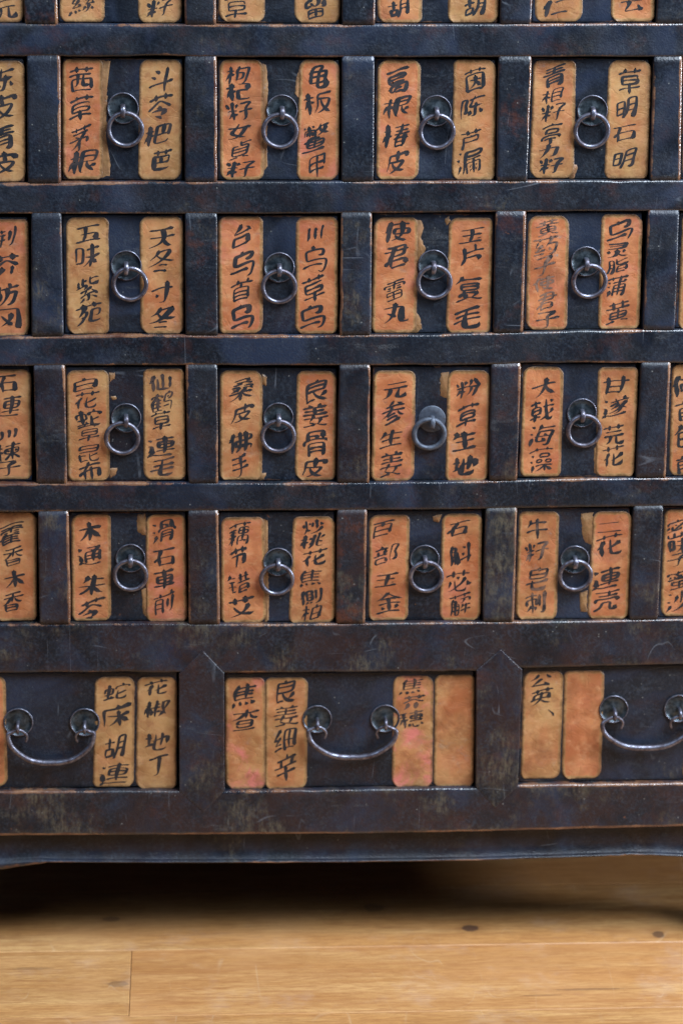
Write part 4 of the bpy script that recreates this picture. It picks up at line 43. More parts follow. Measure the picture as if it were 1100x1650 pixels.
def brush_strokes(ch,code,seed,weight=1.0):
    """strokes of one handwritten character in the unit square: [(verts, faces)]"""
    rnd=random.Random(seed*7919+ord(ch))
    slant=rnd.uniform(.22,.36);ph=[rnd.uniform(0,6.28) for _ in range(4)]
    n_st=len(code)
    base=weight*(.088 if n_st<7 else .072 if n_st<13 else .056)
    def warp(x,y):
        x=.5+(x-.5)*(1-.16*(.6-y))
        x2=x+.035*math.sin(4.3*y+ph[0])+.016*math.sin(7*x+ph[1])+.05*(y-.5)
        y2=y+slant*(x-.5)+.032*math.sin(5*x+ph[2])+.016*math.sin(7*y+ph[3])
        return x2,y2
    out=[]
    for st in code:
        P=[(st[i]/61,st[i+1]/61) for i in range(0,len(st),2)]
        dx,dy=P[-1][0]-P[0][0],P[-1][1]-P[0][1]
        L=sum(math.dist(P[i],P[i+1]) for i in range(len(P)-1))
        if L<.03: P=[P[0],(P[0][0]+.05,P[0][1]-.05)];L=.07;dx,dy=.05,-.05
        jx,jy,js=rnd.uniform(-.012,.012),rnd.uniform(-.012,.012),rnd.uniform(.97,1.10)
        mx,my=sum(p[0] for p in P)/len(P),sum(p[1] for p in P)/len(P)
        P=[(mx+(x-mx)*js+jx,my+(y-my)*js+jy) for x,y in P]
        # resample: dense linear then smooth lightly
        n=max(6,int(L/.042)+1);Q=[]
        ds=L/(n-1);acc=0;seg=0;pos=0
        cum=[0]
        for i in range(len(P)-1):cum.append(cum[-1]+math.dist(P[i],P[i+1]))
        for j in range(n):
            s=min(j*ds,L*.99999)
            i=max(a for a in range(len(P)-1) if cum[a]<=s+1e-9)
            u=(s-cum[i])/max(cum[i+1]-cum[i],1e-6)
            Q.append((P[i][0]+(P[i+1][0]-P[i][0])*u,P[i][1]+(P[i+1][1]-P[i][1])*u))
        closed=math.dist(P[0],P[-1])<.03
        for _ in range(4 if n>9 else 3):
            Q=[Q[0]]+[((Q[i-1][0]+2*Q[i][0]+Q[i+1][0])/4,(Q[i-1][1]+2*Q[i][1]+Q[i+1][1])/4) for i in range(1,n-1)]+[Q[-1]]
        horiz=dx>0 and abs(dy)<.35*dx
        vert=abs(dx)<.3*abs(dy)
        lfall=dx<0 and dy<0 and not vert
        rfall=dx>0 and dy<0 and not horiz and not vert
        if horiz and L>.25: # arch the heng
            Q=[(x,y+.018*math.sin(math.pi*i/(n-1))) for i,(x,y) in enumerate(Q)]
        if lfall or rfall:
            nx,ny=-dy/L,dx/L;b=(.035 if lfall else -.03)*min(1,L*1.5)
            Q=[(x+nx*b*math.sin(math.pi*i/(n-1)),y+ny*b*math.sin(math.pi*i/(n-1))) for i,(x,y) in enumerate(Q)]
        Q=[warp(*q) for q in Q]
        V=[];F=[];j1=rnd.uniform(.75,1.3)
        for i,(x,y) in enumerate(Q):
            t=i/(n-1)
            a=Q[max(0,i-1)];b=Q[min(n-1,i+1)];tx,ty=b[0]-a[0],b[1]-a[1];l=math.hypot(tx,ty) or 1;tx/=l;ty/=l
            # flat brush held at an angle: strokes down are fat, strokes across thin
            ang=.55+.6*abs(ty)
            if horiz: pr=(.95-.55*math.sin(math.pi*t)+.45*t)if L>.2 else 1.1-.5*(1-t)
            elif vert: pr=1.15-.25*math.sin(math.pi*t)-(.75*max(0,(t-.72)/.28) if L>.3 else 0)
            elif lfall: pr=1.35-1.2*t
            elif rfall: pr=(.35+1.45*t) if t<.8 else 1.5*(1-t)/.2+.08
            else: pr=1.0-.25*math.sin(math.pi*t)-.5*max(0,(t-.85)/.15)
            end=min(1,.45+min(t,1-t)*n*.5)
            w=base*j1*ang*pr*end*(1+.12*math.sin(9*t+ph[0]))*.62
            w=max(w,.005)
            V+=[(x-ty*w,y+tx*w),(x+ty*w,y-tx*w)]
            if i:F.append((2*i-2,2*i-1,2*i+1,2*i))
        # rounded ends
        m=len(V)
        a=Q[0];b=Q[1];tx,ty=a[0]-b[0],a[1]-b[1];l=math.hypot(tx,ty) or 1
        w=math.dist(V[0],V[1])/2;V.append((a[0]+tx/l*w*.8-.2*w,a[1]+ty/l*w*.8+.4*w));F.append((0,1,m))
        a=Q[-1];b=Q[-2];tx,ty=a[0]-b[0],a[1]-b[1];l=math.hypot(tx,ty) or 1
        w=math.dist(V[m-2],V[m-1])/2;V.append((a[0]+tx/l*w,a[1]+ty/l*w));F.append((m-1,m-2,m+1))
        out.append((V,F))
    return out
# ------------------------------------------------------------------ node helpers
class Mat:
    def __init__(s, name):
        s.m = bpy.data.materials.new(name); s.m.use_nodes = True
        s.t = s.m.node_tree; s.n = s.t.nodes; s.p = s.n['Principled BSDF']
    def node(s, t, **k):
        n = s.n.new(t)
        for a, b in k.items(): setattr(n, a, b)
        return n
    def put(s, sock, v):
        if hasattr(v, 'is_output') or isinstance(v, bpy.types.NodeSocket): s.t.links.new(v, sock)
        elif isinstance(v, tuple) and len(v) == 3 and sock.type == 'RGBA': sock.default_value = (*v, 1)
        else: sock.default_value = v
    def math(s, op, a, b=0., c=0., clamp=False):
        n = s.node('ShaderNodeMath', operation=op, use_clamp=clamp)
        s.put(n.inputs[0], a); s.put(n.inputs[1], b); s.put(n.inputs[2], c); return n.outputs[0]
    def mix(s, f, a, b, blend='MIX'):
        n = s.node('ShaderNodeMix', data_type='RGBA', blend_type=blend)
        s.put(n.inputs[0], f); s.put(n.inputs[6], a); s.put(n.inputs[7], b); return n.outputs[2]
    def coords(s, scale=(1, 1, 1), rot=(0, 0, 0), spread=True):
        tc = s.node('ShaderNodeTexCoord'); v = tc.outputs['Object']
        if spread:
            oi = s.node('ShaderNodeObjectInfo'); a = s.node('ShaderNodeVectorMath', operation='ADD')
            s.put(a.inputs[0], v); s.t.links.new(s.math('MULTIPLY', oi.outputs['Random'], 37.), a.inputs[1]); v = a.outputs[0]
        mp = s.node('ShaderNodeMapping'); s.put(mp.inputs[0], v); mp.inputs[2].default_value = rot; mp.inputs[3].default_value = scale
        return mp.outputs[0]
    def noise(s, v, scale, detail=4., rough=.55, dist=0.):
        n = s.node('ShaderNodeTexNoise'); s.put(n.inputs['Vector'], v); n.inputs['Scale'].default_value = scale
        n.inputs['Detail'].default_value = detail; n.inputs['Roughness'].default_value = rough; n.inputs['Distortion'].default_value = dist
        return n.outputs[0]
    def vor(s, v, scale, feature='F1'):
        n = s.node('ShaderNodeTexVoronoi', feature=feature); s.put(n.inputs['Vector'], v); n.inputs['Scale'].default_value = scale
        return n.outputs['Distance']
    def ramp(s, v, a, b, lo=0., hi=1.):
        n = s.node('ShaderNodeMapRange', interpolation_type='SMOOTHSTEP'); s.put(n.inputs[0], v)
        for i, x in zip((1, 2, 3, 4), (a, b, lo, hi)): n.inputs[i].default_value = x
        return n.outputs[0]
    def attr(s, name):
        return s.node('ShaderNodeAttribute', attribute_name=name).outputs['Fac']
    def tint(s):
        sep = s.node('ShaderNodeSeparateColor'); s.t.links.new(s.node('ShaderNodeObjectInfo').outputs['Color'], sep.inputs[0]); return sep.outputs
    def scratch(s, v, scale, stretch, rot, width, gate=.6):
        """thin lines: a contour of a stretched noise, broken up by a second one"""
        mp = s.node('ShaderNodeMapping'); s.put(mp.inputs[0], v); mp.inputs[2].default_value = rot; mp.inputs[3].default_value = stretch
        n = s.noise(mp.outputs[0], scale, 1., .4)
        line = s.ramp(s.math('ABSOLUTE', s.math('SUBTRACT', n, .5)), width, 0.)
        return s.math('MULTIPLY', line, s.ramp(s.noise(v, scale * .9, 2.), gate, gate + .12))
    def bump(s, h, strength, dist, prev=None):
        n = s.node('ShaderNodeBump'); n.inputs['Strength'].default_value = strength; n.inputs['Distance'].default_value = dist
        s.put(n.inputs['Height'], h)
        if prev: s.t.links.new(prev, n.inputs['Normal'])
        return n.outputs[0]
    def out(s, **k):
        for a, b in k.items(): s.put(s.p.inputs[a.replace('_', ' ')], b)
        return s.m

def lacquer(name, brown):
    M = Mat(name); v = M.coords(); vx = M.coords((.25, 1, 1))
    wear_glint = M.attr('wear_glint'); tr = M.tint()
    big = M.noise(v, 9, 4, .6); mid = M.noise(v, 45, 5, .65); fine = M.noise(v, 420, 3, .6); vf = M.noise(v, 1300, 2, .6)
    c = M.mix(M.ramp(big, .35, .65), (.0040, .0058, .0095), (.0075, .0100, .0160))
    c = M.mix(M.math('MULTIPLY', M.ramp(M.noise(v, 11, 3, .6, .8), .46, .68), .85), c, (.019, .027, .050))  # wax bloom patches, with the bluish sheen put into the colour
    redf = M.math('MULTIPLY', M.ramp(M.noise(v, 16, 4, .7, .6), .5 - .12 * brown, .72 - .08 * brown), tr[0])
    c = M.mix(redf, c, (.021, .0115, .0125))
    c = M.mix(M.math('MULTIPLY', M.ramp(M.noise(v, 330, 4, .7), .42, .68), M.ramp(mid, .3, .7, .05, .65)), c, (.034, .044, .060))
    # rubbed dusty patches
    d = M.math('MULTIPLY', M.ramp(M.math('ADD', M.noise(v, 17, 5, .75), M.math('MULTIPLY', tr[1], .22)), .60, .80), M.ramp(M.noise(M.coords((1, 1, .3)), 300, 4, .7), .36, .66))
    c = M.mix(M.math('MULTIPLY', d, .8), c, (.110, .092, .062))
    rr = M.math('MULTIPLY', M.ramp(M.noise(v, 28, 5, .7), .52, .70), tr[2])
    c = M.mix(rr, c, (.085, .026, .014))
    d3 = M.math('MULTIPLY', M.ramp(M.noise(vx, 60, 4, .7), .62, .74), M.ramp(vf, .4, .6))
    c = M.mix(M.math('MULTIPLY', d3, .5), c, (.10, .105, .11))
    # warm chips
    d2 = M.ramp(M.noise(v, 55, 5, .62, .4), .71, .745)
    c = M.mix(M.math('MULTIPLY', d2, .8), c, (.16, .062, .03))
    # pale specks and fine scratches
    sp = M.math('MULTIPLY', M.ramp(M.vor(v, 170), .16, .06), M.ramp(M.noise(v, 60, 2), .58, .66))
    c = M.mix(M.math('MULTIPLY', sp, .7), c, (.22, .22, .20))
    sc = M.scratch(v, 30, (1, 1, .18), (0, .7, 0), .006, .57); sc2 = M.scratch(v, 26, (.2, 1, 1), (0, .25, 0), .005, .58)
    c = M.mix(M.math('MULTIPLY', M.math('MAXIMUM', sc, sc2), .35), c, (.2, .22, .25))
    # edges worn to the wood; ledge and right-edge highlights share this colour
    wn = M.math('ADD', M.math('MULTIPLY', wear_glint, M.ramp(M.noise(v, 7, 2), .32, .62, .45, 1.2)), M.math('MULTIPLY', M.math('SUBTRACT', M.noise(v, 42, 6, .75), .5), 2.6))
    wf = M.ramp(wn, .74, 1.10)
    wc = M.mix(M.ramp(mid, .35, .65), (.085, .030, .017), (.26, .125, .060))
    c = M.mix(M.math('MULTIPLY', wf, .8), c, wc)
    cr = M.vor(v, 520, 'F1'); h = M.math('ADD', M.math('MULTIPLY', cr, .7), M.math('ADD', M.math('MULTIPLY', fine, .9), M.math('MULTIPLY', mid, 1.3)))
    nb = M.bump(h, .42, .00050); nb = M.bump(vf, .3, .0002, nb)
    r = M.math('SUBTRACT', M.ramp(M.noise(v, 30, 4, .6), .3, .7, .33, .58), M.math('MULTIPLY', M.math('MINIMUM', wear_glint, 1.), .14))
    return M.out(Base_Color=c, Roughness=r, Normal=nb, Specular_IOR_Level=M.math('ADD', .38, M.math('MULTIPLY', wear_glint, .4)))

def paper(name='varnished_paper', stain=0.):
    M = Mat(name); v = M.coords(); vs = M.coords((.8, 1, 1.1))
    e = M.attr('edge'); t = M.tint()
    n1 = M.noise(v, 38, 4, .6); n2 = M.noise(v, 160, 4, .65); n3 = M.noise(v, 900, 3, .6); st = M.noise(vs, 120, 4, .6)
    inner = M.ramp(M.math('ADD', e, M.math('MULTIPLY', M.math('SUBTRACT', n2, .5), .6)), .48, .78)
    tan = M.mix(M.ramp(n1, .35, .65), (.32, .158, .056), (.45, .25, .098))
    ora = M.mix(M.ramp(n1, .38, .62), (.38, .112, .040), (.52, .190, .075))
    f = M.math('MULTIPLY', M.math('MULTIPLY', inner, M.ramp(M.math('ADD', t[0], M.math('MULTIPLY', M.math('SUBTRACT', M.noise(v, 26, 3, .6), .5), 1.1)), .15, .75)), .95)
    c = M.mix(f, tan, ora)
    pk = M.math('MULTIPLY', M.ramp(M.noise(v, 34, 3, .6, .5), .50, .70), t[1])
    c = M.mix(pk, c, (.58, .17, .13))
    c = M.mix(M.ramp(st, .45, .75, 0, .2), c, (.30, .105, .04))
    c = M.mix(M.ramp(st, .48, .28, 0, .25), c, (.66, .40, .20))
    # brown varnish blots, grey rubs, dark grime creeping in from the torn edge
    c = M.mix(M.ramp(M.noise(v, 30, 6, .7), .48, .70, 0, .7), c, (.22, .075, .028))
    c = M.mix(M.math('MULTIPLY', M.math('MULTIPLY', M.ramp(M.noise(v, 55, 5, .7), .58, .7), M.ramp(n2, .45, .6)), t[2]), c, (.23, .20, .17))
    g = M.ramp(M.math('ADD', e, M.math('MULTIPLY', M.math('SUBTRACT', n2, .5), 1.1)), .66, .06)
    c = M.mix(M.math('MULTIPLY', g, .8), c, (.085, .042, .018))
    c = M.mix(M.ramp(n3, .55, .75, 0, .22), c, (.22, .10, .04))
    if stain: c = M.mix(stain, c, (.12, .058, .026))
    wr = M.math('ABSOLUTE', M.math('SUBTRACT', M.noise(vs, 70, 3, .5, .5), .5))
    nb = M.bump(M.math('ADD', M.math('MULTIPLY', M.ramp(wr, 0., .06), .6), M.math('ADD', st, M.math('MULTIPLY', n3, .25))), .32, .0006)
    return M.out(Base_Color=c, Roughness=M.ramp(n2, .3, .7, .36, .58), Normal=nb, Specular_IOR_Level=.5)

def ink():
    M = Mat('brush_ink'); v = M.coords()
    n = M.noise(v, 700, 4, .7); b = M.noise(v, 90, 3, .6)
    c = M.mix(M.math('MULTIPLY', M.ramp(n, .56, .72), M.ramp(b, .50, .70)), (.009, .011, .015), (.15, .075, .045))
    c = M.mix(M.math('MULTIPLY', M.ramp(M.noise(v, 75, 4, .65), .42, .60), M.tint()[0]), c, (.24, .13, .085))
    return M.out(Base_Color=c, Roughness=.55, Normal=M.bump(n, .2, .0002))

def iron(name, a, b, rough, metal, rust=(.08, .035, .025)):
    M = Mat(name); v = M.coords()
    n = M.noise(v, 160, 5, .65); n2 = M.noise(v, 900, 3, .6)
    c = M.mix(M.ramp(n, .35, .65), a, b)
    c = M.mix(M.ramp(M.noise(v, 230, 4, .7), .56, .70, 0, .75), c, rust)
    return M.out(Base_Color=c, Metallic=metal, Roughness=M.math('ADD', M.ramp(n, .3, .7, rough - .07, rough + .12), M.math('MULTIPLY', n2, .06)),
                 Normal=M.bump(M.math('ADD', n, M.math('MULTIPLY', n2, .4)), .35, .0005))

def floor_wood():
    M = Mat('honey_floorboard'); v = M.coords(); g = M.coords((.11, 1, 1)); g2 = M.coords((.06, 1, 1))
    pos = M.node('ShaderNodeNewGeometry').outputs['Position']; t = M.tint()
    a = M.noise(g, 34, 5, .62, .7); b = M.noise(g2, 230, 5, .7); f = M.noise(g2, 1300, 3, .6)
    c = M.mix(M.ramp(a, .3, .7), (.40, .195, .060), (.64, .385, .155))
    c = M.mix(M.ramp(M.noise(g, 13, 3, .5, 1.), .42, .66), c, (.50, .245, .080))
    c = M.mix(M.ramp(M.noise(M.coords((.10, 1, 1)), 620, 5, .75), .45, .58, 0, .5), c, (.22, .085, .026))
    c = M.mix(M.ramp(M.noise(M.coords((.22, 1, 1), (0, 0, .05)), 150, 5, .7), .53, .66, 0, .32), c, (.24, .095, .03))
    c = M.mix(M.ramp(b, .48, .62, 0, .5), c, (.26, .105, .034))
    c = M.mix(M.ramp(f, .5, .75, 0, .22), c, (.22, .09, .03))
    c = M.mix(M.ramp(M.noise(v, 9, 4, .6), .45, .7, 0, .35), c, (.60, .33, .14))
    c = M.mix(M.math('MULTIPLY', t[0], .35), c, (.50, .20, .07))
    # dark knots at their places in the boards
    for x, y, rx, ry, k in ((.138, .048, .0085, .0070, .93), (-.2246, .0839, .009, .006, .5), (.3264, .0266, .006, .008, .75),
                            (.044, .098, .010, .010, .45), (-.215, -.055, .011, .006, .45), (-.30, -.02, .02, .003, .3), (.24, -.085, .035, .0022, .4), (.19, -.095, .02, .0015, .3)):
        s1 = M.node('ShaderNodeVectorMath', operation='SUBTRACT'); M.put(s1.inputs[0], pos); s1.inputs[1].default_value = (x, y, 0)
        s2 = M.node('ShaderNodeVectorMath', operation='MULTIPLY'); M.put(s2.inputs[0], s1.outputs[0]); s2.inputs[1].default_value = (1 / rx, 1 / ry, 0)
        l = M.node('ShaderNodeVectorMath', operation='LENGTH'); M.put(l.inputs[0], s2.outputs[0])
        d = M.math('ADD', l.outputs['Value'], M.math('MULTIPLY', M.math('SUBTRACT', M.noise(v, 150, 3), .5), .9))
        c = M.mix(M.math('MULTIPLY', M.ramp(d, 1.12, .8), k), c, (.055, .035, .030))
        c = M.mix(M.math('MULTIPLY', M.ramp(d, 2.6, 1.0), k * .3), c, (.20, .075, .022))
    sc = None
    for i, (st, rot, wd, gt) in enumerate((((1, .12, 1), (0, 0, .75), .004, .54), ((1, .1, 1), (0, 0, -.9), .0035, .55), ((1, .15, 1), (0, 0, 1.1), .0025, .52), ((.9, .3, 1), (0, 0, 0.2), .002, .5))):
        q = M.scratch(v, (11, 8, 15, 19)[i], st, rot, wd, gt); sc = q if sc is None else M.math('MAXIMUM', sc, q)
    c = M.mix(M.math('MULTIPLY', sc, .15), c, (.78, .62, .42))
    haze = M.ramp(M.noise(v, 14, 5, .7), .52, .72)
    c = M.mix(M.math('MULTIPLY', haze, .13), c, (.62, .50, .42))
    nb = M.bump(M.math('ADD', b, M.math('MULTIPLY', sc, -.6)), .22, .0005)
    return M.out(Base_Color=c, Roughness=M.math('ADD', M.ramp(b, .3, .7, .36, .5), M.math('MULTIPLY', haze, .12)), Normal=nb, Specular_IOR_Level=.4)

LAC = lacquer('black_lacquer', 0); LAC2 = lacquer('brown_black_lacquer', 1)
PAPER = paper(); RESIDUE = paper('old_paper_residue', .5); INK = ink()
STEEL = iron('worn_iron', (.21, .215, .27), (.09, .078, .095), .38, .85)
PLATE = iron('dark_bronze_plate', (.030, .042, .052), (.085, .105, .12), .34, .75, (.03, .02, .018))
DULL = iron('dull_grey_iron', (.065, .075, .10), (.10, .115, .145), .48, .5, (.06, .05, .05))
WOOD = floor_wood()
M_ = Mat('raw_dark_wood'); RAW = M_.out(Base_Color=(.03, .018, .012), Roughness=.8)

# ------------------------------------------------------------------ mesh helpers
def link(name, verts, faces, mat, parent=None, attrs=None, smooth=True, loc=None, color=None, label=None):
    me = bpy.data.meshes.new(name); me.from_pydata(verts, [], faces); me.materials.append(mat)
    for a, vals in (attrs or {}).items():
        at = me.attributes.new(a, 'FLOAT', 'POINT'); at.data.foreach_set('value', vals)
    if smooth: me.polygons.foreach_set('use_smooth', [True] * len(me.polygons))
    o = bpy.data.objects.new(name, me); COL.objects.link(o)
    if parent: o.parent = parent
    if loc: o.location = loc
    if color: o.color = (*color, 1)
    if label: o['label'] = label
    return o

def empty(name, loc, label=None, cat=None, group=None, kind=None):
    o = bpy.data.objects.new(name, None); COL.objects.link(o); o.location = loc; o.empty_display_size = .02
    if label: o['label'] = label
    if cat: o['category'] = cat
    if group: o['group'] = group
    if kind: o['kind'] = kind
    return o

def nz(x, y=0., z=0.): return noise.noise((x, y, z))

def interp(line, x):
    if x <= line[0][0]: return line[0][1]
    for a, b in zip(line, line[1:]):
        if x <= b[0]: return a[1] + (b[1] - a[1]) * (x - a[0]) / (b[0] - a[0])
    return line[-1][1]

def bar(name, axis, s0, s1, lo, hi, y0, depth, parent, mat, bevel=.0016, step=.006, wob=.00035, ends=False, color=(1, 0, 0), origin=(0, 0, 0), wl=1., wh=1., we=1., label=None):
    """a framing member along x or z between the edge lines lo(s) and hi(s), front face at y0, edges rounded and hand-worn"""
    n = max(2, int((s1 - s0) / step)); ss = [s0 + (s1 - s0) * i / n for i in range(n + 1)]
    if ends: ss = [s0, s0 + bevel * .35, s0 + bevel, s0 + bevel + .0022] + [s for s in ss[1:-1] if s0 + .005 < s < s1 - .005] + [s1 - bevel - .0022, s1 - bevel, s1 - bevel * .35, s1]
    seed = random.uniform(0, 500); V = []; Wr = []; b = bevel; m = .0020
    for k, s in enumerate(ss):
        a = lo(s); z = hi(s)
        def nick(q): v = nz(s * 22, q, 5); return max(0, v - .42) * .0035
        a += wob * nz(s * 35, seed) + wob * .5 * nz(s * 120, seed) + nick(seed); z += wob * nz(s * 35, seed + 9) + wob * .5 * nz(s * 120, seed + 9) - nick(seed + 30)
        yy = y0 + .00022 * nz(s * 14, seed + 4)
        ed = 0.; ew = 0.
        if ends:
            d = min(s - s0, s1 - s)
            if d < 1e-9: ed, ew = bevel, .7 * we
            elif d < bevel * .6: ed, ew = bevel * .3, 1. * we
            elif d < bevel + 1e-6: ed, ew = 0., .8 * we
        mid = (a + z) / 2
        prof = [(a, y0 + depth, 0), (a, yy + .006, .1), (a, yy + b, .55 * wl), (a + b * .3, yy + b * .3, 1. * wl), (a + b, yy, .85 * wl), (a + b + m, yy, .12), (a + b + 3 * m, yy, 0),
                (mid, yy + .0001 * nz(s * 9, seed), 0), (z - b - 3 * m, yy, 0), (z - b - m, yy, .12), (z - b, yy, .85 * wh), (z - b * .3, yy + b * .3, 1. * wh), (z, yy + b, .8 * wh), (z, yy + .006, .6 * wh), (z, y0 + depth, 0)]  # upper side gets more wear colour, to paint in the bright ledge
        for j, (p, y, wv) in enumerate(prof):
            if 2 <= j <= 12: y = y + ed
            V.append(((s, y, p) if axis == 'x' else (p, y, s))); Wr.append(max(wv, ew if 2 <= j <= 12 else 0))
    np_ = 15; Fc = []
    for i in range(len(ss) - 1):
        for j in range(np_ - 1):
            q = (i * np_ + j, i * np_ + j + 1, (i + 1) * np_ + j + 1, (i + 1) * np_ + j)
            Fc.append(q if axis == 'z' else q[::-1])
    for i in (0, len(ss) - 1): 
        r = tuple(range(i * np_, i * np_ + np_)); Fc.append(r if (i == 0) == (axis == 'x') else r[::-1])
    V = [(x - origin[0], y - origin[1], z - origin[2]) for x, y, z in V]
    return link(name, V, Fc, mat, parent, {'wear_glint': Wr}, color=color, loc=None, label=label)

def tube(name, pts, rad, mat, parent, seg=10, closed=False, flat=None, smooth_n=4, color=None, join=None):
    """round bar along a smoothed path; rad is a number or one per point; flat=(wx, wy) scales the section"""
    P = [Vector(p) for p in pts]; n = len(P)
    rr = rad if isinstance(rad, (list, tuple)) else [rad] * n
    Q = []; Rr = []
    if closed: Q, Rr = P, rr
    else:
        for i in range(n - 1):
            p0, p1, p2, p3 = P[max(i - 1, 0)], P[i], P[i + 1], P[min(i + 2, n - 1)]
            for k in range(smooth_n):
                t = k / smooth_n
                Q.append(.5 * ((2 * p1) + (p2 - p0) * t + (2 * p0 - 5 * p1 + 4 * p2 - p3) * t * t + (3 * p1 - p0 - 3 * p2 + p3) * t ** 3)); Rr.append(rr[i] + (rr[i + 1] - rr[i]) * t)
        Q.append(P[-1]); Rr.append(rr[-1])
    V = []; Fc = []; N = len(Q); prev = None
    for i in range(N):
        a = Q[(i - 1) % N] if closed or i else Q[0]; b = Q[(i + 1) % N] if closed or i < N - 1 else Q[-1]
        t = (b - a).normalized()
        if prev is None: u = t.cross(Vector((1, 0, 0)) if abs(t.x) < .9 else Vector((0, 1, 0))).normalized()
        else: u = (prev - t * prev.dot(t)).normalized()
        if closed: u = Vector((0, 1, 0)); u = (u - t * u.dot(t)).normalized()
        prev = u; v = t.cross(u)
        for k in range(seg):
            an = 2 * math.pi * k / seg; fu, fv = flat or (1, 1)
            V.append(tuple(Q[i] + u * math.cos(an) * Rr[i] * fu + v * math.sin(an) * Rr[i] * fv))
    for i in range(N if closed else N - 1):
        for k in range(seg):
            a = i * seg + k; b = i * seg + (k + 1) % seg; c = ((i + 1) % N) * seg + (k + 1) % seg; d = ((i + 1) % N) * seg + k
            Fc.append((a, b, c, d))
    if not closed: Fc.append(tuple(range(seg))[::-1]); Fc.append(tuple((N - 1) * seg + k for k in range(seg)))
    return link(name, V, Fc, mat, parent, color=color)

def disc(name, cx, cz, r, y, thick, mat, parent, rim=True, seed=0):
    """round back plate: raised rolled rim, shallow dish, domed middle"""
    prof = [(r, y), (r * 1.01, y - thick * .8), (r * .985, y - thick * 1.6), (r * .95, y - thick * 1.9), (r * .90, y - thick * 1.5), (r * .87, y - thick * .7), (r * .6, y - thick * .6), (r * .35, y - thick * 1.1), (r * .12, y - thick * 1.5)] if rim else \
           [(r, y), (r, y - thick), (r * .95, y - thick * 1.3), (r * .5, y - thick * 1.35), (r * .12, y - thick * 1.35)]
    V = []; Fc = []; n = 40
    for pr, py in prof:
        for k in range(n):
            an = 2 * math.pi * k / n; q = pr * (1 + .012 * nz(math.cos(an) * 2, math.sin(an) * 2, seed))
            V.append((cx + q * math.cos(an), py, cz + q * math.sin(an)))
    for i in range(len(prof) - 1):
        for k in range(n):
            a = i * n + k; b = i * n + (k + 1) % n; Fc.append((a, b, b + n, a + n))
    V.append((cx, prof[-1][1], cz)); m = len(V) - 1; o = (len(prof) - 1) * n
    for k in range(n): Fc.append((o + k, o + (k + 1) % n, m))
    o = link(name, V, Fc, mat, parent)
    if rim: tube('plate_rim_glint', [(cx + r * .965 * math.cos(2 * math.pi * k / 40), y - thick * 1.7, cz + r * .965 * math.sin(2 * math.pi * k / 40)) for k in range(40)], .00062, STEEL, o, seg=6, closed=True)  # lighter steel ring puts the rim's highlight into its colour
    return o

# ------------------------------------------------------------------ paper and writing
def paper_height(x, z, seed): return .00055 + .00032 * (nz(x * 70, z * 45, seed) + .5 * nz(x * 30, z * 130, seed + 3))

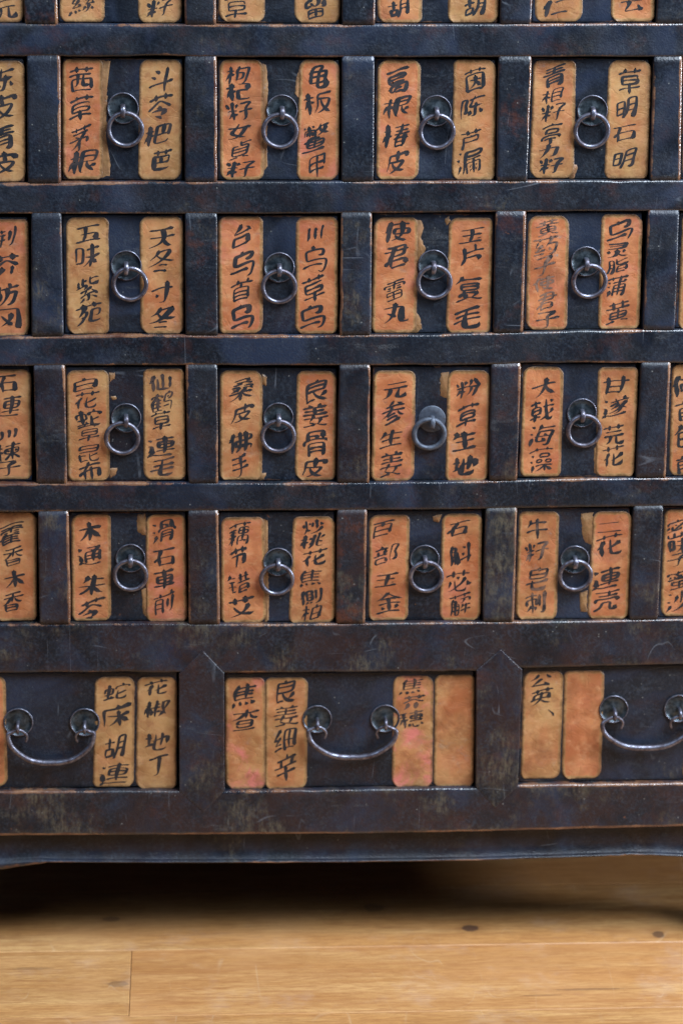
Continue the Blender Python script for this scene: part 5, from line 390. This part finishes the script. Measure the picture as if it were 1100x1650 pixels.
def paper_slip(spec, parent, seed):
    key, xlt, xrt, xlb, xrb, zt, zb, tint, chars = spec
    h = zt - zb; r = min(.0085, (xrt - xlt) * .24); zs = []; z = 0
    while z < r: zs.append(z); z += .0006 + z * .12
    n = int((h - 2 * r) / .0022); zs = zs + [r + (h - 2 * r) * i / n for i in range(n + 1)] + [h - q for q in zs[::-1]]
    nu = 20; V = []; E = []; Fc = []
    cor = [random.uniform(.65, 1.25) * r for _ in range(4)]
    big = random.uniform(.0002, .0006); curl = [random.choice((0, 0, .0004, .0013)) for _ in range(4)]
    for i, d in enumerate(zs):
        t = d / h; xl = xlb + (xlt - xlb) * t; xr = xrb + (xrt - xrb) * t
        def inset(rr, dd): return rr - math.sqrt(max(0, rr * rr - (rr - dd) ** 2)) if dd < rr else 0
        il = max(inset(cor[0], d), inset(cor[1], h - d)); ir = max(inset(cor[2], d), inset(cor[3], h - d))
        rag = lambda q: .00035 * nz(d * 420, seed, q) + .0009 * max(0, nz(d * 60, seed, q + 7) - .25) + big * nz(d * 40, seed, q + 3)
        a = xl + il + rag(1); b = xr - ir - rag(2)
        for j in range(nu + 1):
            u = j / nu; u = .5 - .5 * math.cos(math.pi * u); u = u * .6 + .4 * j / nu
            x = a + (b - a) * u; zz = zb + d
            if i in (0, len(zs) - 1): zz += .0004 * nz(x * 300, seed, 5)
            side = min(x - a, b - x); ed = min(side, d, h - d)
            y = -paper_height(x, zz, seed) if ed > 1e-6 else .0003
            qc = min(x - a, b - x) + min(d, h - d)
            if qc < .012 and ed > 1e-6: y -= curl[(0 if d < h / 2 else 1) + (0 if x < (a + b) / 2 else 2)] * ((.012 - qc) / .012) ** 2
            V.append((x, y, zz)); E.append(min(1, ed / .0052))
    for i in range(len(zs) - 1):
        for j in range(nu):
            a = i * (nu + 1) + j; Fc.append((a, a + 1, a + nu + 2, a + nu + 1))
    pink = .10 + .35 * (tint > .55) * random.random()
    grey = .3
    if key in ('B1', 'B3'): pink = 1.
    if key in ('24L', '44L'): grey = .85
    if key[0] in 'AC': pink = .1
    if key[0] in 'ABC' and key != 'A2': V = [(x + (.0005 if (x - (xlb + xrb) / 2) > 0 else -.0005) * min(1, abs(x - (xlb + xrb) / 2) / .015), y, z) for x, y, z in V]
    s = link('paper_slip', V, Fc, PAPER, parent, {'edge': E}, color=(tint, pink, grey))
    if chars:
        LV = []; LF = []
        for i, (ch, cx, cz, cw, chh) in enumerate(chars):
            bs = brush_strokes(ch, STROKES[ch], seed * 10 + i, random.uniform(1.0, 1.32))
            al = [p for vv, _ in bs for p in vv]
            x0 = min(p[0] for p in al); x1 = max(p[0] for p in al); y0 = min(p[1] for p in al); y1 = max(p[1] for p in al)
            if ch == '二': y0 -= .1; y1 += .1
            for vv, ff in bs:
                o = len(LV)
                for px, py in vv:
                    x = cx + ((px - x0) / (x1 - x0) - .5) * cw * 1.06; z = cz + ((py - y0) / (y1 - y0) - .5) * chh * 1.07
                    LV.append((x, -paper_height(x, z, seed) - .00016, z))
                LF += [tuple(o + q for q in f) for f in ff]
        link('brush_writing', LV, LF, INK, s, smooth=True, color=({'24L': .85, '44L': .6, 'B3': .4, '31R': .25}.get(key, random.uniform(0, .12)), 0, 0))
    return s

def scrap(poly, tint, parent, seed):
    pts = []
    n = len(poly)
    for i in range(n):
        a, b = poly[i], poly[(i + 1) % n]; L = math.dist(a, b); k = max(1, int(L / .0011))
        for j in range(k):
            t = j / k; x = a[0] + (b[0] - a[0]) * t; z = a[1] + (b[1] - a[1]) * t
            pts.append((x + .0011 * nz(x * 330, z * 330, seed), z + .0011 * nz(x * 330, z * 330, seed + 5)))
    c = (sum(p[0] for p in pts) / len(pts), sum(p[1] for p in pts) / len(pts)); m = len(pts)
    V = [(x, .0002, z) for x, z in pts] + [(c[0] + (x - c[0]) * .93, -.00012, c[1] + (z - c[1]) * .97) for x, z in pts] + [(c[0], -.00014, c[1])]
    Fc = [(i, (i + 1) % m, m + (i + 1) % m, m + i) for i in range(m)] + [(m + i, m + (i + 1) % m, 2 * m) for i in range(m)]
    return link('paper_scrap', V, Fc, RESIDUE, parent, {'edge': [.0] * m + [.45] * m + [.6]}, color=(tint, .1, .9))

# ------------------------------------------------------------------ floor
floor = empty('floor', (0, 0, 0), kind='structure')
rows = [(-.9375, -.8027), (-.8025, -.6667), (-.6665, -.5307), (-.5305, -.3947), (-.3945, -.2572), (-.257, -.1214), (-.1212, .0128), (.0130, .148), (.1482, .283), (.2836, .418), (.4186, .553)]
for i, (ya, yb) in enumerate(rows):
    rnd = random.Random(i + 60)
    joints = {6: [-1.55, -.2028, 1.32], 7: [-.95, .86, 1.9], 5: [-1.1, .62, 1.6], 8: [-.7, .55, 1.6]}.get(i) or [-1.5 + rnd.random(), .1 + rnd.random(), 1.6]
    cuts = [-2.] + joints + [2.2]
    for a, b in zip(cuts, cuts[1:]):
        if b - a < .05: continue
        g = .00018; c = .0006; dz = rnd.uniform(-.0002, .0002)
        slope = -.0075  # the boards run a touch out of line with the cabinet
        V = []
        for (x, y, z) in [(a + g, ya, -.02), (b - g, ya, -.02), (b - g, yb, -.02), (a + g, yb, -.02), (a + g, ya, dz - c), (b - g, ya, dz - c), (b - g, yb, dz - c), (a + g, yb, dz - c),
                          (a + g + c, ya + c, dz), (b - g - c, ya + c, dz), (b - g - c, yb - c, dz), (a + g + c, yb - c, dz)]:
            V.append((x, y + slope * x, z))
        Fc = [(0, 1, 5, 4), (1, 2, 6, 5), (2, 3, 7, 6), (3, 0, 4, 7), (4, 5, 9, 8), (5, 6, 10, 9), (6, 7, 11, 10), (7, 4, 8, 11), (8, 9, 10, 11)]
        link('floorboard', V, Fc, WOOD, floor, smooth=False, color=(rnd.random(), 0, 0))

# ------------------------------------------------------------------ cabinet frame
cab = empty('medicine_cabinet', (0, 0, 0), 'old black lacquered apothecary cabinet frame of worn rails and posts above a wooden floor', 'cabinet')
XL, XR = -.4315, .4535
top = {'1': [[x, z + .1425] for x, z in RAILS['1'][0]]}
bar('rail', 'x', XL, XR, lambda s: interp(RAILS['1'][0], s) + .1118, lambda s: interp(RAILS['1'][0], s) + .1418, 0, .38, cab, LAC)
for k in '123456':
    t, b = RAILS[k]
    low = k in '56'
    bar('rail', 'x', XL if k != '6' else XL - .002, XR if k != '6' else XR + .002, lambda s: interp(b, s), lambda s: interp(t, s), 0 if k != '6' else -.0004, .38, cab, LAC2 if low else LAC,
        bevel=.0019, color=(1. if low else .45, .45 if low else .15, .25), wob=.0005 if k in '36' else .00035, wl=1.6 if k == '6' else .75, wh=1.1)
def post(xa_t, xb_t, xa_b, xb_b, zt, zb, y0, brown, dust=.2, red=.1):
    H = zt - zb
    lo = lambda s: xa_b + (xa_t - xa_b) * (s - zb) / H; hi = lambda s: xb_b + (xb_t - xb_b) * (s - zb) / H
    return bar('post', 'z', zb, zt, lo, hi, y0, .30, cab, LAC2 if brown > .6 else LAC, bevel=.0017, color=(brown, dust, red), wh=random.uniform(.5, 1.6), wl=random.uniform(.1, 1.1))  # right edges worn more, their lit side painted in with the wear
for r in range(5):
    for c in range(7):
        L = OPENINGS.get(f'{r}{c-1}'); Rr = OPENINGS.get(f'{r}{c}')
        if L and Rr: xa, xb, xc, xd = L[1], Rr[0], L[3], Rr[2]
        elif Rr: xa, xb, xc, xd = XL + .0005, Rr[0], XL + .0005, Rr[2]
        else: xa, xb, xc, xd = L[1], XR - .0005, L[3], XR - .0005
        xm = (xa + xb) / 2
        zt = interp(RAILS[str(r)][1], xm) if r else interp(RAILS['1'][0], xm) + .1118
        zb = interp(RAILS[str(r + 1)][0], xm)
        post(xa, xb, xc, xd, zt + .0009, zb - .0009, .00035 + random.uniform(0, .0003), [.35, .3, .5, .7, 1.][r], {(4, 4): .85, (3, 4): .6, (2, 1): .5, (4, 3): .6, (2, 3): .4}.get((r, c), random.uniform(0, .35)), {(4, 3): 1., (2, 2): .7, (1, 4): .6, (0, 1): .9, (2, 4): .5}.get((r, c), random.uniform(0, .3)))

def tipped_post(xa_t, xa_b, xb_t, xb_b, zt, zb, tip_t, tip_b):
    """wide post whose two ends are cut to points and let into the rails"""
    out = [(xa_b, zb), (tip_b[0], tip_b[1]), (xb_b, zb), (xb_t, zt), (tip_t[0], tip_t[1]), (xa_t, zt)]
    cx = sum(p[0] for p in out) / 6; cz = (zt + zb) / 2
    pts = []
    for i in range(6):
        a, b = out[i], out[(i + 1) % 6]; k = max(2, int(math.dist(a, b) / .006))
        for j in range(k): pts.append((a[0] + (b[0] - a[0]) * j / k, a[1] + (b[1] - a[1]) * j / k))
    m = len(pts); V = []; Wv = []
    def ringp(d, y, wv):
        for i in range(m):
            a, b = pts[i - 1], pts[(i + 1) % m]; tx, tz = b[0] - a[0], b[1] - a[1]; l = math.hypot(tx, tz)
            nx, nz_ = -tz / l, tx / l; q = d + .0002 * nz(pts[i][0] * 60, pts[i][1] * 60, 3)
            V.append((pts[i][0] + nx * q, y, pts[i][1] + nz_ * q)); Wv.append(wv)
    ringp(0, .30, 0); ringp(0, .0012, .35); ringp(.0002, -.0001, .5); ringp(.0007, -.0006, .4); ringp(.0028, -.0007, .0)
    Fc = [(k * m + i, k * m + (i + 1) % m, (k + 1) * m + (i + 1) % m, (k + 1) * m + i) for k in range(4) for i in range(m)]
    # the innermost ring closes on a spine
    Fc += [tuple(4 * m + i for i in range(m))]
    link('pointed_post', V, Fc, LAC2, cab, {'wear_glint': Wv}, color=(1, .5, .3), smooth=False)
for i in range(2):
    xa_t, xa_b, xb_t, xb_b = V_POSTS[i]; xm = (xa_t + xb_t) / 2
    tipped_post(xa_t, xa_b, xb_t, xb_b, interp(RAILS['5'][1], xm), interp(RAILS['6'][0], xm), V_TIPS[2 * i], V_TIPS[2 * i + 1])
wl, wr = WIDE_DRAWERS[0], WIDE_DRAWERS[2]
for xa, xb in ((XL + .0005, wl['o'][0] + wl['f'][0] - .0005), (wr['o'][0] + wr['f'][1] + .0016, XR - .0005)):
    post(xa, xb, xa, xb, interp(RAILS['5'][1], xa) + .0009, interp(RAILS['6'][0], xa) - .0009, .0004, 1.)
ZT = interp(RAILS['1'][0], 0) + .1418
def board(name, x0, x1, y0, y1, z0, z1, mat):
    V = [(x, y, z) for x in (x0, x1) for y in (y0, y1) for z in (z0, z1)]
    Fc = [(0, 1, 3, 2), (4, 6, 7, 5), (0, 4, 5, 1), (2, 3, 7, 6), (0, 2, 6, 4), (1, 5, 7, 3)]
    link(name, V, Fc, mat, cab, smooth=False, color=(1, 0, 0))
board('side_panel', XL - .012, XL - .0008, .002, .40, .10, ZT, LAC)
board('side_panel', XR + .0008, XR + .012, .002, .40, .10, ZT, LAC)
board('back_panel', XL, XR, .388, .40, .02, ZT - .02, RAW)  # unseen; carried down low to keep light out from under the cabinet
board('bottom_panel', XL, XR, .035, .385, .131, .141, RAW)
board('top_panel', XL - .012, XR + .012, .002, .40, ZT + .0005, ZT + .018, LAC)

# apron with a rolled bead along its curved lower edge, running down into bracket feet
def apron_z(x):
    e = APRON_EDGE; l, r = e[0][0], e[-1][0]
    if x < l:
        d = l - x; return e[0][1] - .0012 - .0062 * min(1, d / .042) ** 1.4 - .088 * max(0, min(1, (d - .055) / .045)) ** 1.6
    if x > r:
        d = x - r; return e[-1][1] + .0008 * math.sin(min(1, d / .02) * math.pi) - .0030 * min(1, max(0, (d - .03) / .045)) - .088 * max(0, min(1, (d - .075) / .045)) ** 1.6
    return interp(e, x)
xs = [XL - .004 + i * .004 for i in range(int((XR - XL + .008) / .004) + 1)]
V = []; Wv = []; Fc = []
for x in xs:
    z = max(.0015, apron_z(x)) + .0003 * nz(x * 40, 2)
    k_ = 1 + (max(0, min(1, (APRON_EDGE[0][0] + .002 - x) / .004)) * (.0012 + (APRON_EDGE[0][1] - apron_z(x) if x > APRON_EDGE[0][0] - .055 else .007)) / .0034 if x < APRON_EDGE[0][0] + .002 else 0)
    for (y, dz, wv) in ((.030, .0, 0), (.0095, .0, .3), (.0072, .0004, .95), (.0065, .0014, .85), (.0074, .0022, .4), (.0100, .0027, .1), (.0118, .0034, 0), (.0118, .014, 0)):
        V.append((x, y + .0004 * nz(x * 25, 7) + .0002 * nz(x * 150, 8), z + (dz * k_ if dz < .01 else dz + .0034 * (k_ - 1)))); Wv.append(wv)
    V.append((x, .0118, max(.1275, z + .016))); Wv.append(.0); V.append((x, .0118, .134)); Wv.append(0); V.append((x, .030, .134)); Wv.append(0)
n = 11
for i in range(len(xs) - 1):
    for j in range(n):
        a = i * n + j; b = i * n + (j + 1) % n; Fc.append((a, a + n, b + n, b))
link('apron', V, Fc, LAC2, cab, {'wear_glint': Wv}, color=(.5, 0, 0))
for sx, x in ((-1, XL - .012), (1, XR + .012)):
    for y in (.008, .34):
        x0, x1 = (x, x + .05) if sx < 0 else (x - .05, x)
        board('foot', x0, x1, y + .024, y + .055, .0, .1299, LAC2)
    for yy in (0,):
        board('side_rail', *((x, x + .02) if sx < 0 else (x - .02, x)), .064, .339, .096, .1298, LAC2)

# ------------------------------------------------------------------ drawers
def front_panel(f, parent, brown, bevel=.0011, step=.006):
    xlt, xrt, xlb, xrb, h = f
    bar('front_panel', 'z', 0, h, lambda s: xlb + (xlt - xlb) * s / h, lambda s: xrb + (xrt - xrb) * s / h, 0, .014, parent, LAC, bevel=bevel, ends=True, wob=.0002, color=(brown, 0, 0), step=step, wl=.75, wh=.75, we=.85)

def staple(x, z, parent, s=1., mat=None):
    tube('staple', [(x, 0, z + .0028), (x, -.0045 * s, z + .0030), (x + .0003, -.0085 * s, z + .0008), (x + .0002, -.0092 * s, z - .0030), (x - .0002, -.0078 * s, z - .0066), (x, -.0045, z - .0078), (x, -.0030, z - .0074)],
         [.0015, .0015, .0015, .0015, .0014, .0012, .0008], mat or STEEL, parent, seg=10, flat=(.62, 1.5))

def ring_pull(px, pz, gx, gz, parent, odd, rnd):
    mat = DULL if odd else STEEL
    disc('back_plate', px, pz, .0139 if not odd else .0128, .0002, .0010, DULL if odd else PLATE, parent, rim=not odd, seed=rnd.random() * 90)
    staple(px, pz, parent, mat=mat)
    Rm = .0148 if not odd else .0141; tr = .0021 if not odd else .0025; N = 56; P = []; rad = []
    ox = gx - px; sd = rnd.random() * 50
    for k in range(N):
        a = 2 * math.pi * k / N; q = Rm * (1 + .012 * nz(math.cos(a), math.sin(a), sd))
        lean = (math.sin(a) + 1) / 2
        P.append((gx + q * math.cos(a), -.0031 - .0029 * lean, gz + q * math.sin(a))); rad.append(tr * (1 + .07 * nz(math.cos(a) * 2, math.sin(a) * 2, sd + 3)))
    tube('ring_pull', P, rad, mat, parent, seg=14, closed=True)

ROWS = ['top row cut by the frame', 'first full row', 'second full row', 'third full row', 'fourth full row']
COLS = ['far left column', 'first whole column', 'second whole column', 'third whole column', 'fourth whole column', 'far right column']
for D in DRAWERS:
    r, c = D['r'], D['c']; rnd = random.Random(r * 17 + c * 5 + 1)
    L = {l[0][-1]: ''.join(q[0] for q in l[8]) for l in D['l']}
    rd = ' and '.join(L[s] for s in 'LR' if L.get(s))
    lab = f"small drawer{' reading ' + rd if rd else ' with paper slips'}, {ROWS[r]}, {COLS[c]}"
    t = empty('small_drawer', (D['o'][0], .007 + rnd.uniform(-.0016, .0010), D['o'][1]), lab, 'drawer', 'small herb drawers with ring pulls')
    front_panel(D['f'], t, .35 if r < 3 else .8)
    for i, l in enumerate(D['l']): paper_slip(l, t, r * 31 + c * 7 + i * 3 + 1)
    for i, (poly, tint) in enumerate(D['s']): scrap(poly, tint, t, r * 9 + c + i * 4)
    t.rotation_euler = (math.radians(rnd.uniform(-.35, .35)), math.radians(rnd.uniform(-.25, .25)), math.radians(rnd.uniform(-.8, .8)))
    ring_pull(*D['p'], *D['g'], t, (r, c) == (3, 3), rnd)

WL = {'A': 'wide drawer at lower left reading 蛇床胡連 and 花椒地丁, curved bail handle', 'B': 'wide middle drawer with four slips, one reading 良姜细辛, and bail handle', 'C': 'wide drawer at lower right, nearly blank slips reading 公英, bail handle'}
for D in WIDE_DRAWERS:
    t = empty('wide_drawer', (D['o'][0], .007, D['o'][1]), WL[D['n']], 'drawer', 'wide bottom drawers with bail handles')
    front_panel(D['f'], t, .9)
    for i, l in enumerate(D['l']): paper_slip(l, t, 300 + ord(D['n']) + i * 5)
    for i, (x, z) in enumerate(D['p']):
        disc('back_plate', x, z, .0142, .0002, .0010, PLATE, t, seed=i + ord(D['n'])); 
        tube('staple', [(x, 0, z), (x, -.006, z + .0012), (x, -.0115, z - .0005), (x, -.0125, z - .0045), (x, -.0095, z - .0078), (x, -.006, z - .0068)], [.0016, .0017, .0018, .0017, .0014, .001], STEEL, t, seg=10)
    (x1, z1), (x2, z2) = D['p']; (ax, az), (bx, bz), (mx, mz) = D['arc']
    def lerp(a, b, k): return a + (b - a) * k
    P = [(x1 + .0070, -.006, z1 - .0185), (x1 + .0085, -.0075, z1 - .0120), (x1 + .0050, -.0088, z1 - .0068), (x1, -.0092, z1 - .0050), (x1 - .0055, -.0096, z1 - .0068), (ax + .0002, -.0100, az), (ax + .0042, -.0100, lerp(az, mz, .42)),
         (lerp(ax, mx, .42), -.0085, lerp(az, mz, .82)), (lerp(ax, mx, .72), -.0075, lerp(az, mz, .97)), (mx, -.0070, mz), (lerp(bx, mx, .72), -.0075, lerp(bz, mz, .97)), (lerp(bx, mx, .42), -.0085, lerp(bz, mz, .82)),
         (bx - .0042, -.0100, lerp(bz, mz, .42)), (bx - .0002, -.0100, bz), (x2 + .0055, -.0096, z2 - .0068), (x2, -.0092, z2 - .0050), (x2 - .0050, -.0088, z2 - .0068), (x2 - .0085, -.0075, z2 - .0120), (x2 - .0070, -.006, z2 - .0185)]
    rr = [q * 1.22 for q in (.0010, .0011, .0012, .0013, .0015, .0018, .0020, .0022, .0024, .0025, .0024, .0022, .0020, .0018, .0015, .0013, .0012, .0011, .0010)]
    tube('bail_handle', P, rr, STEEL, t, seg=12, smooth_n=5)
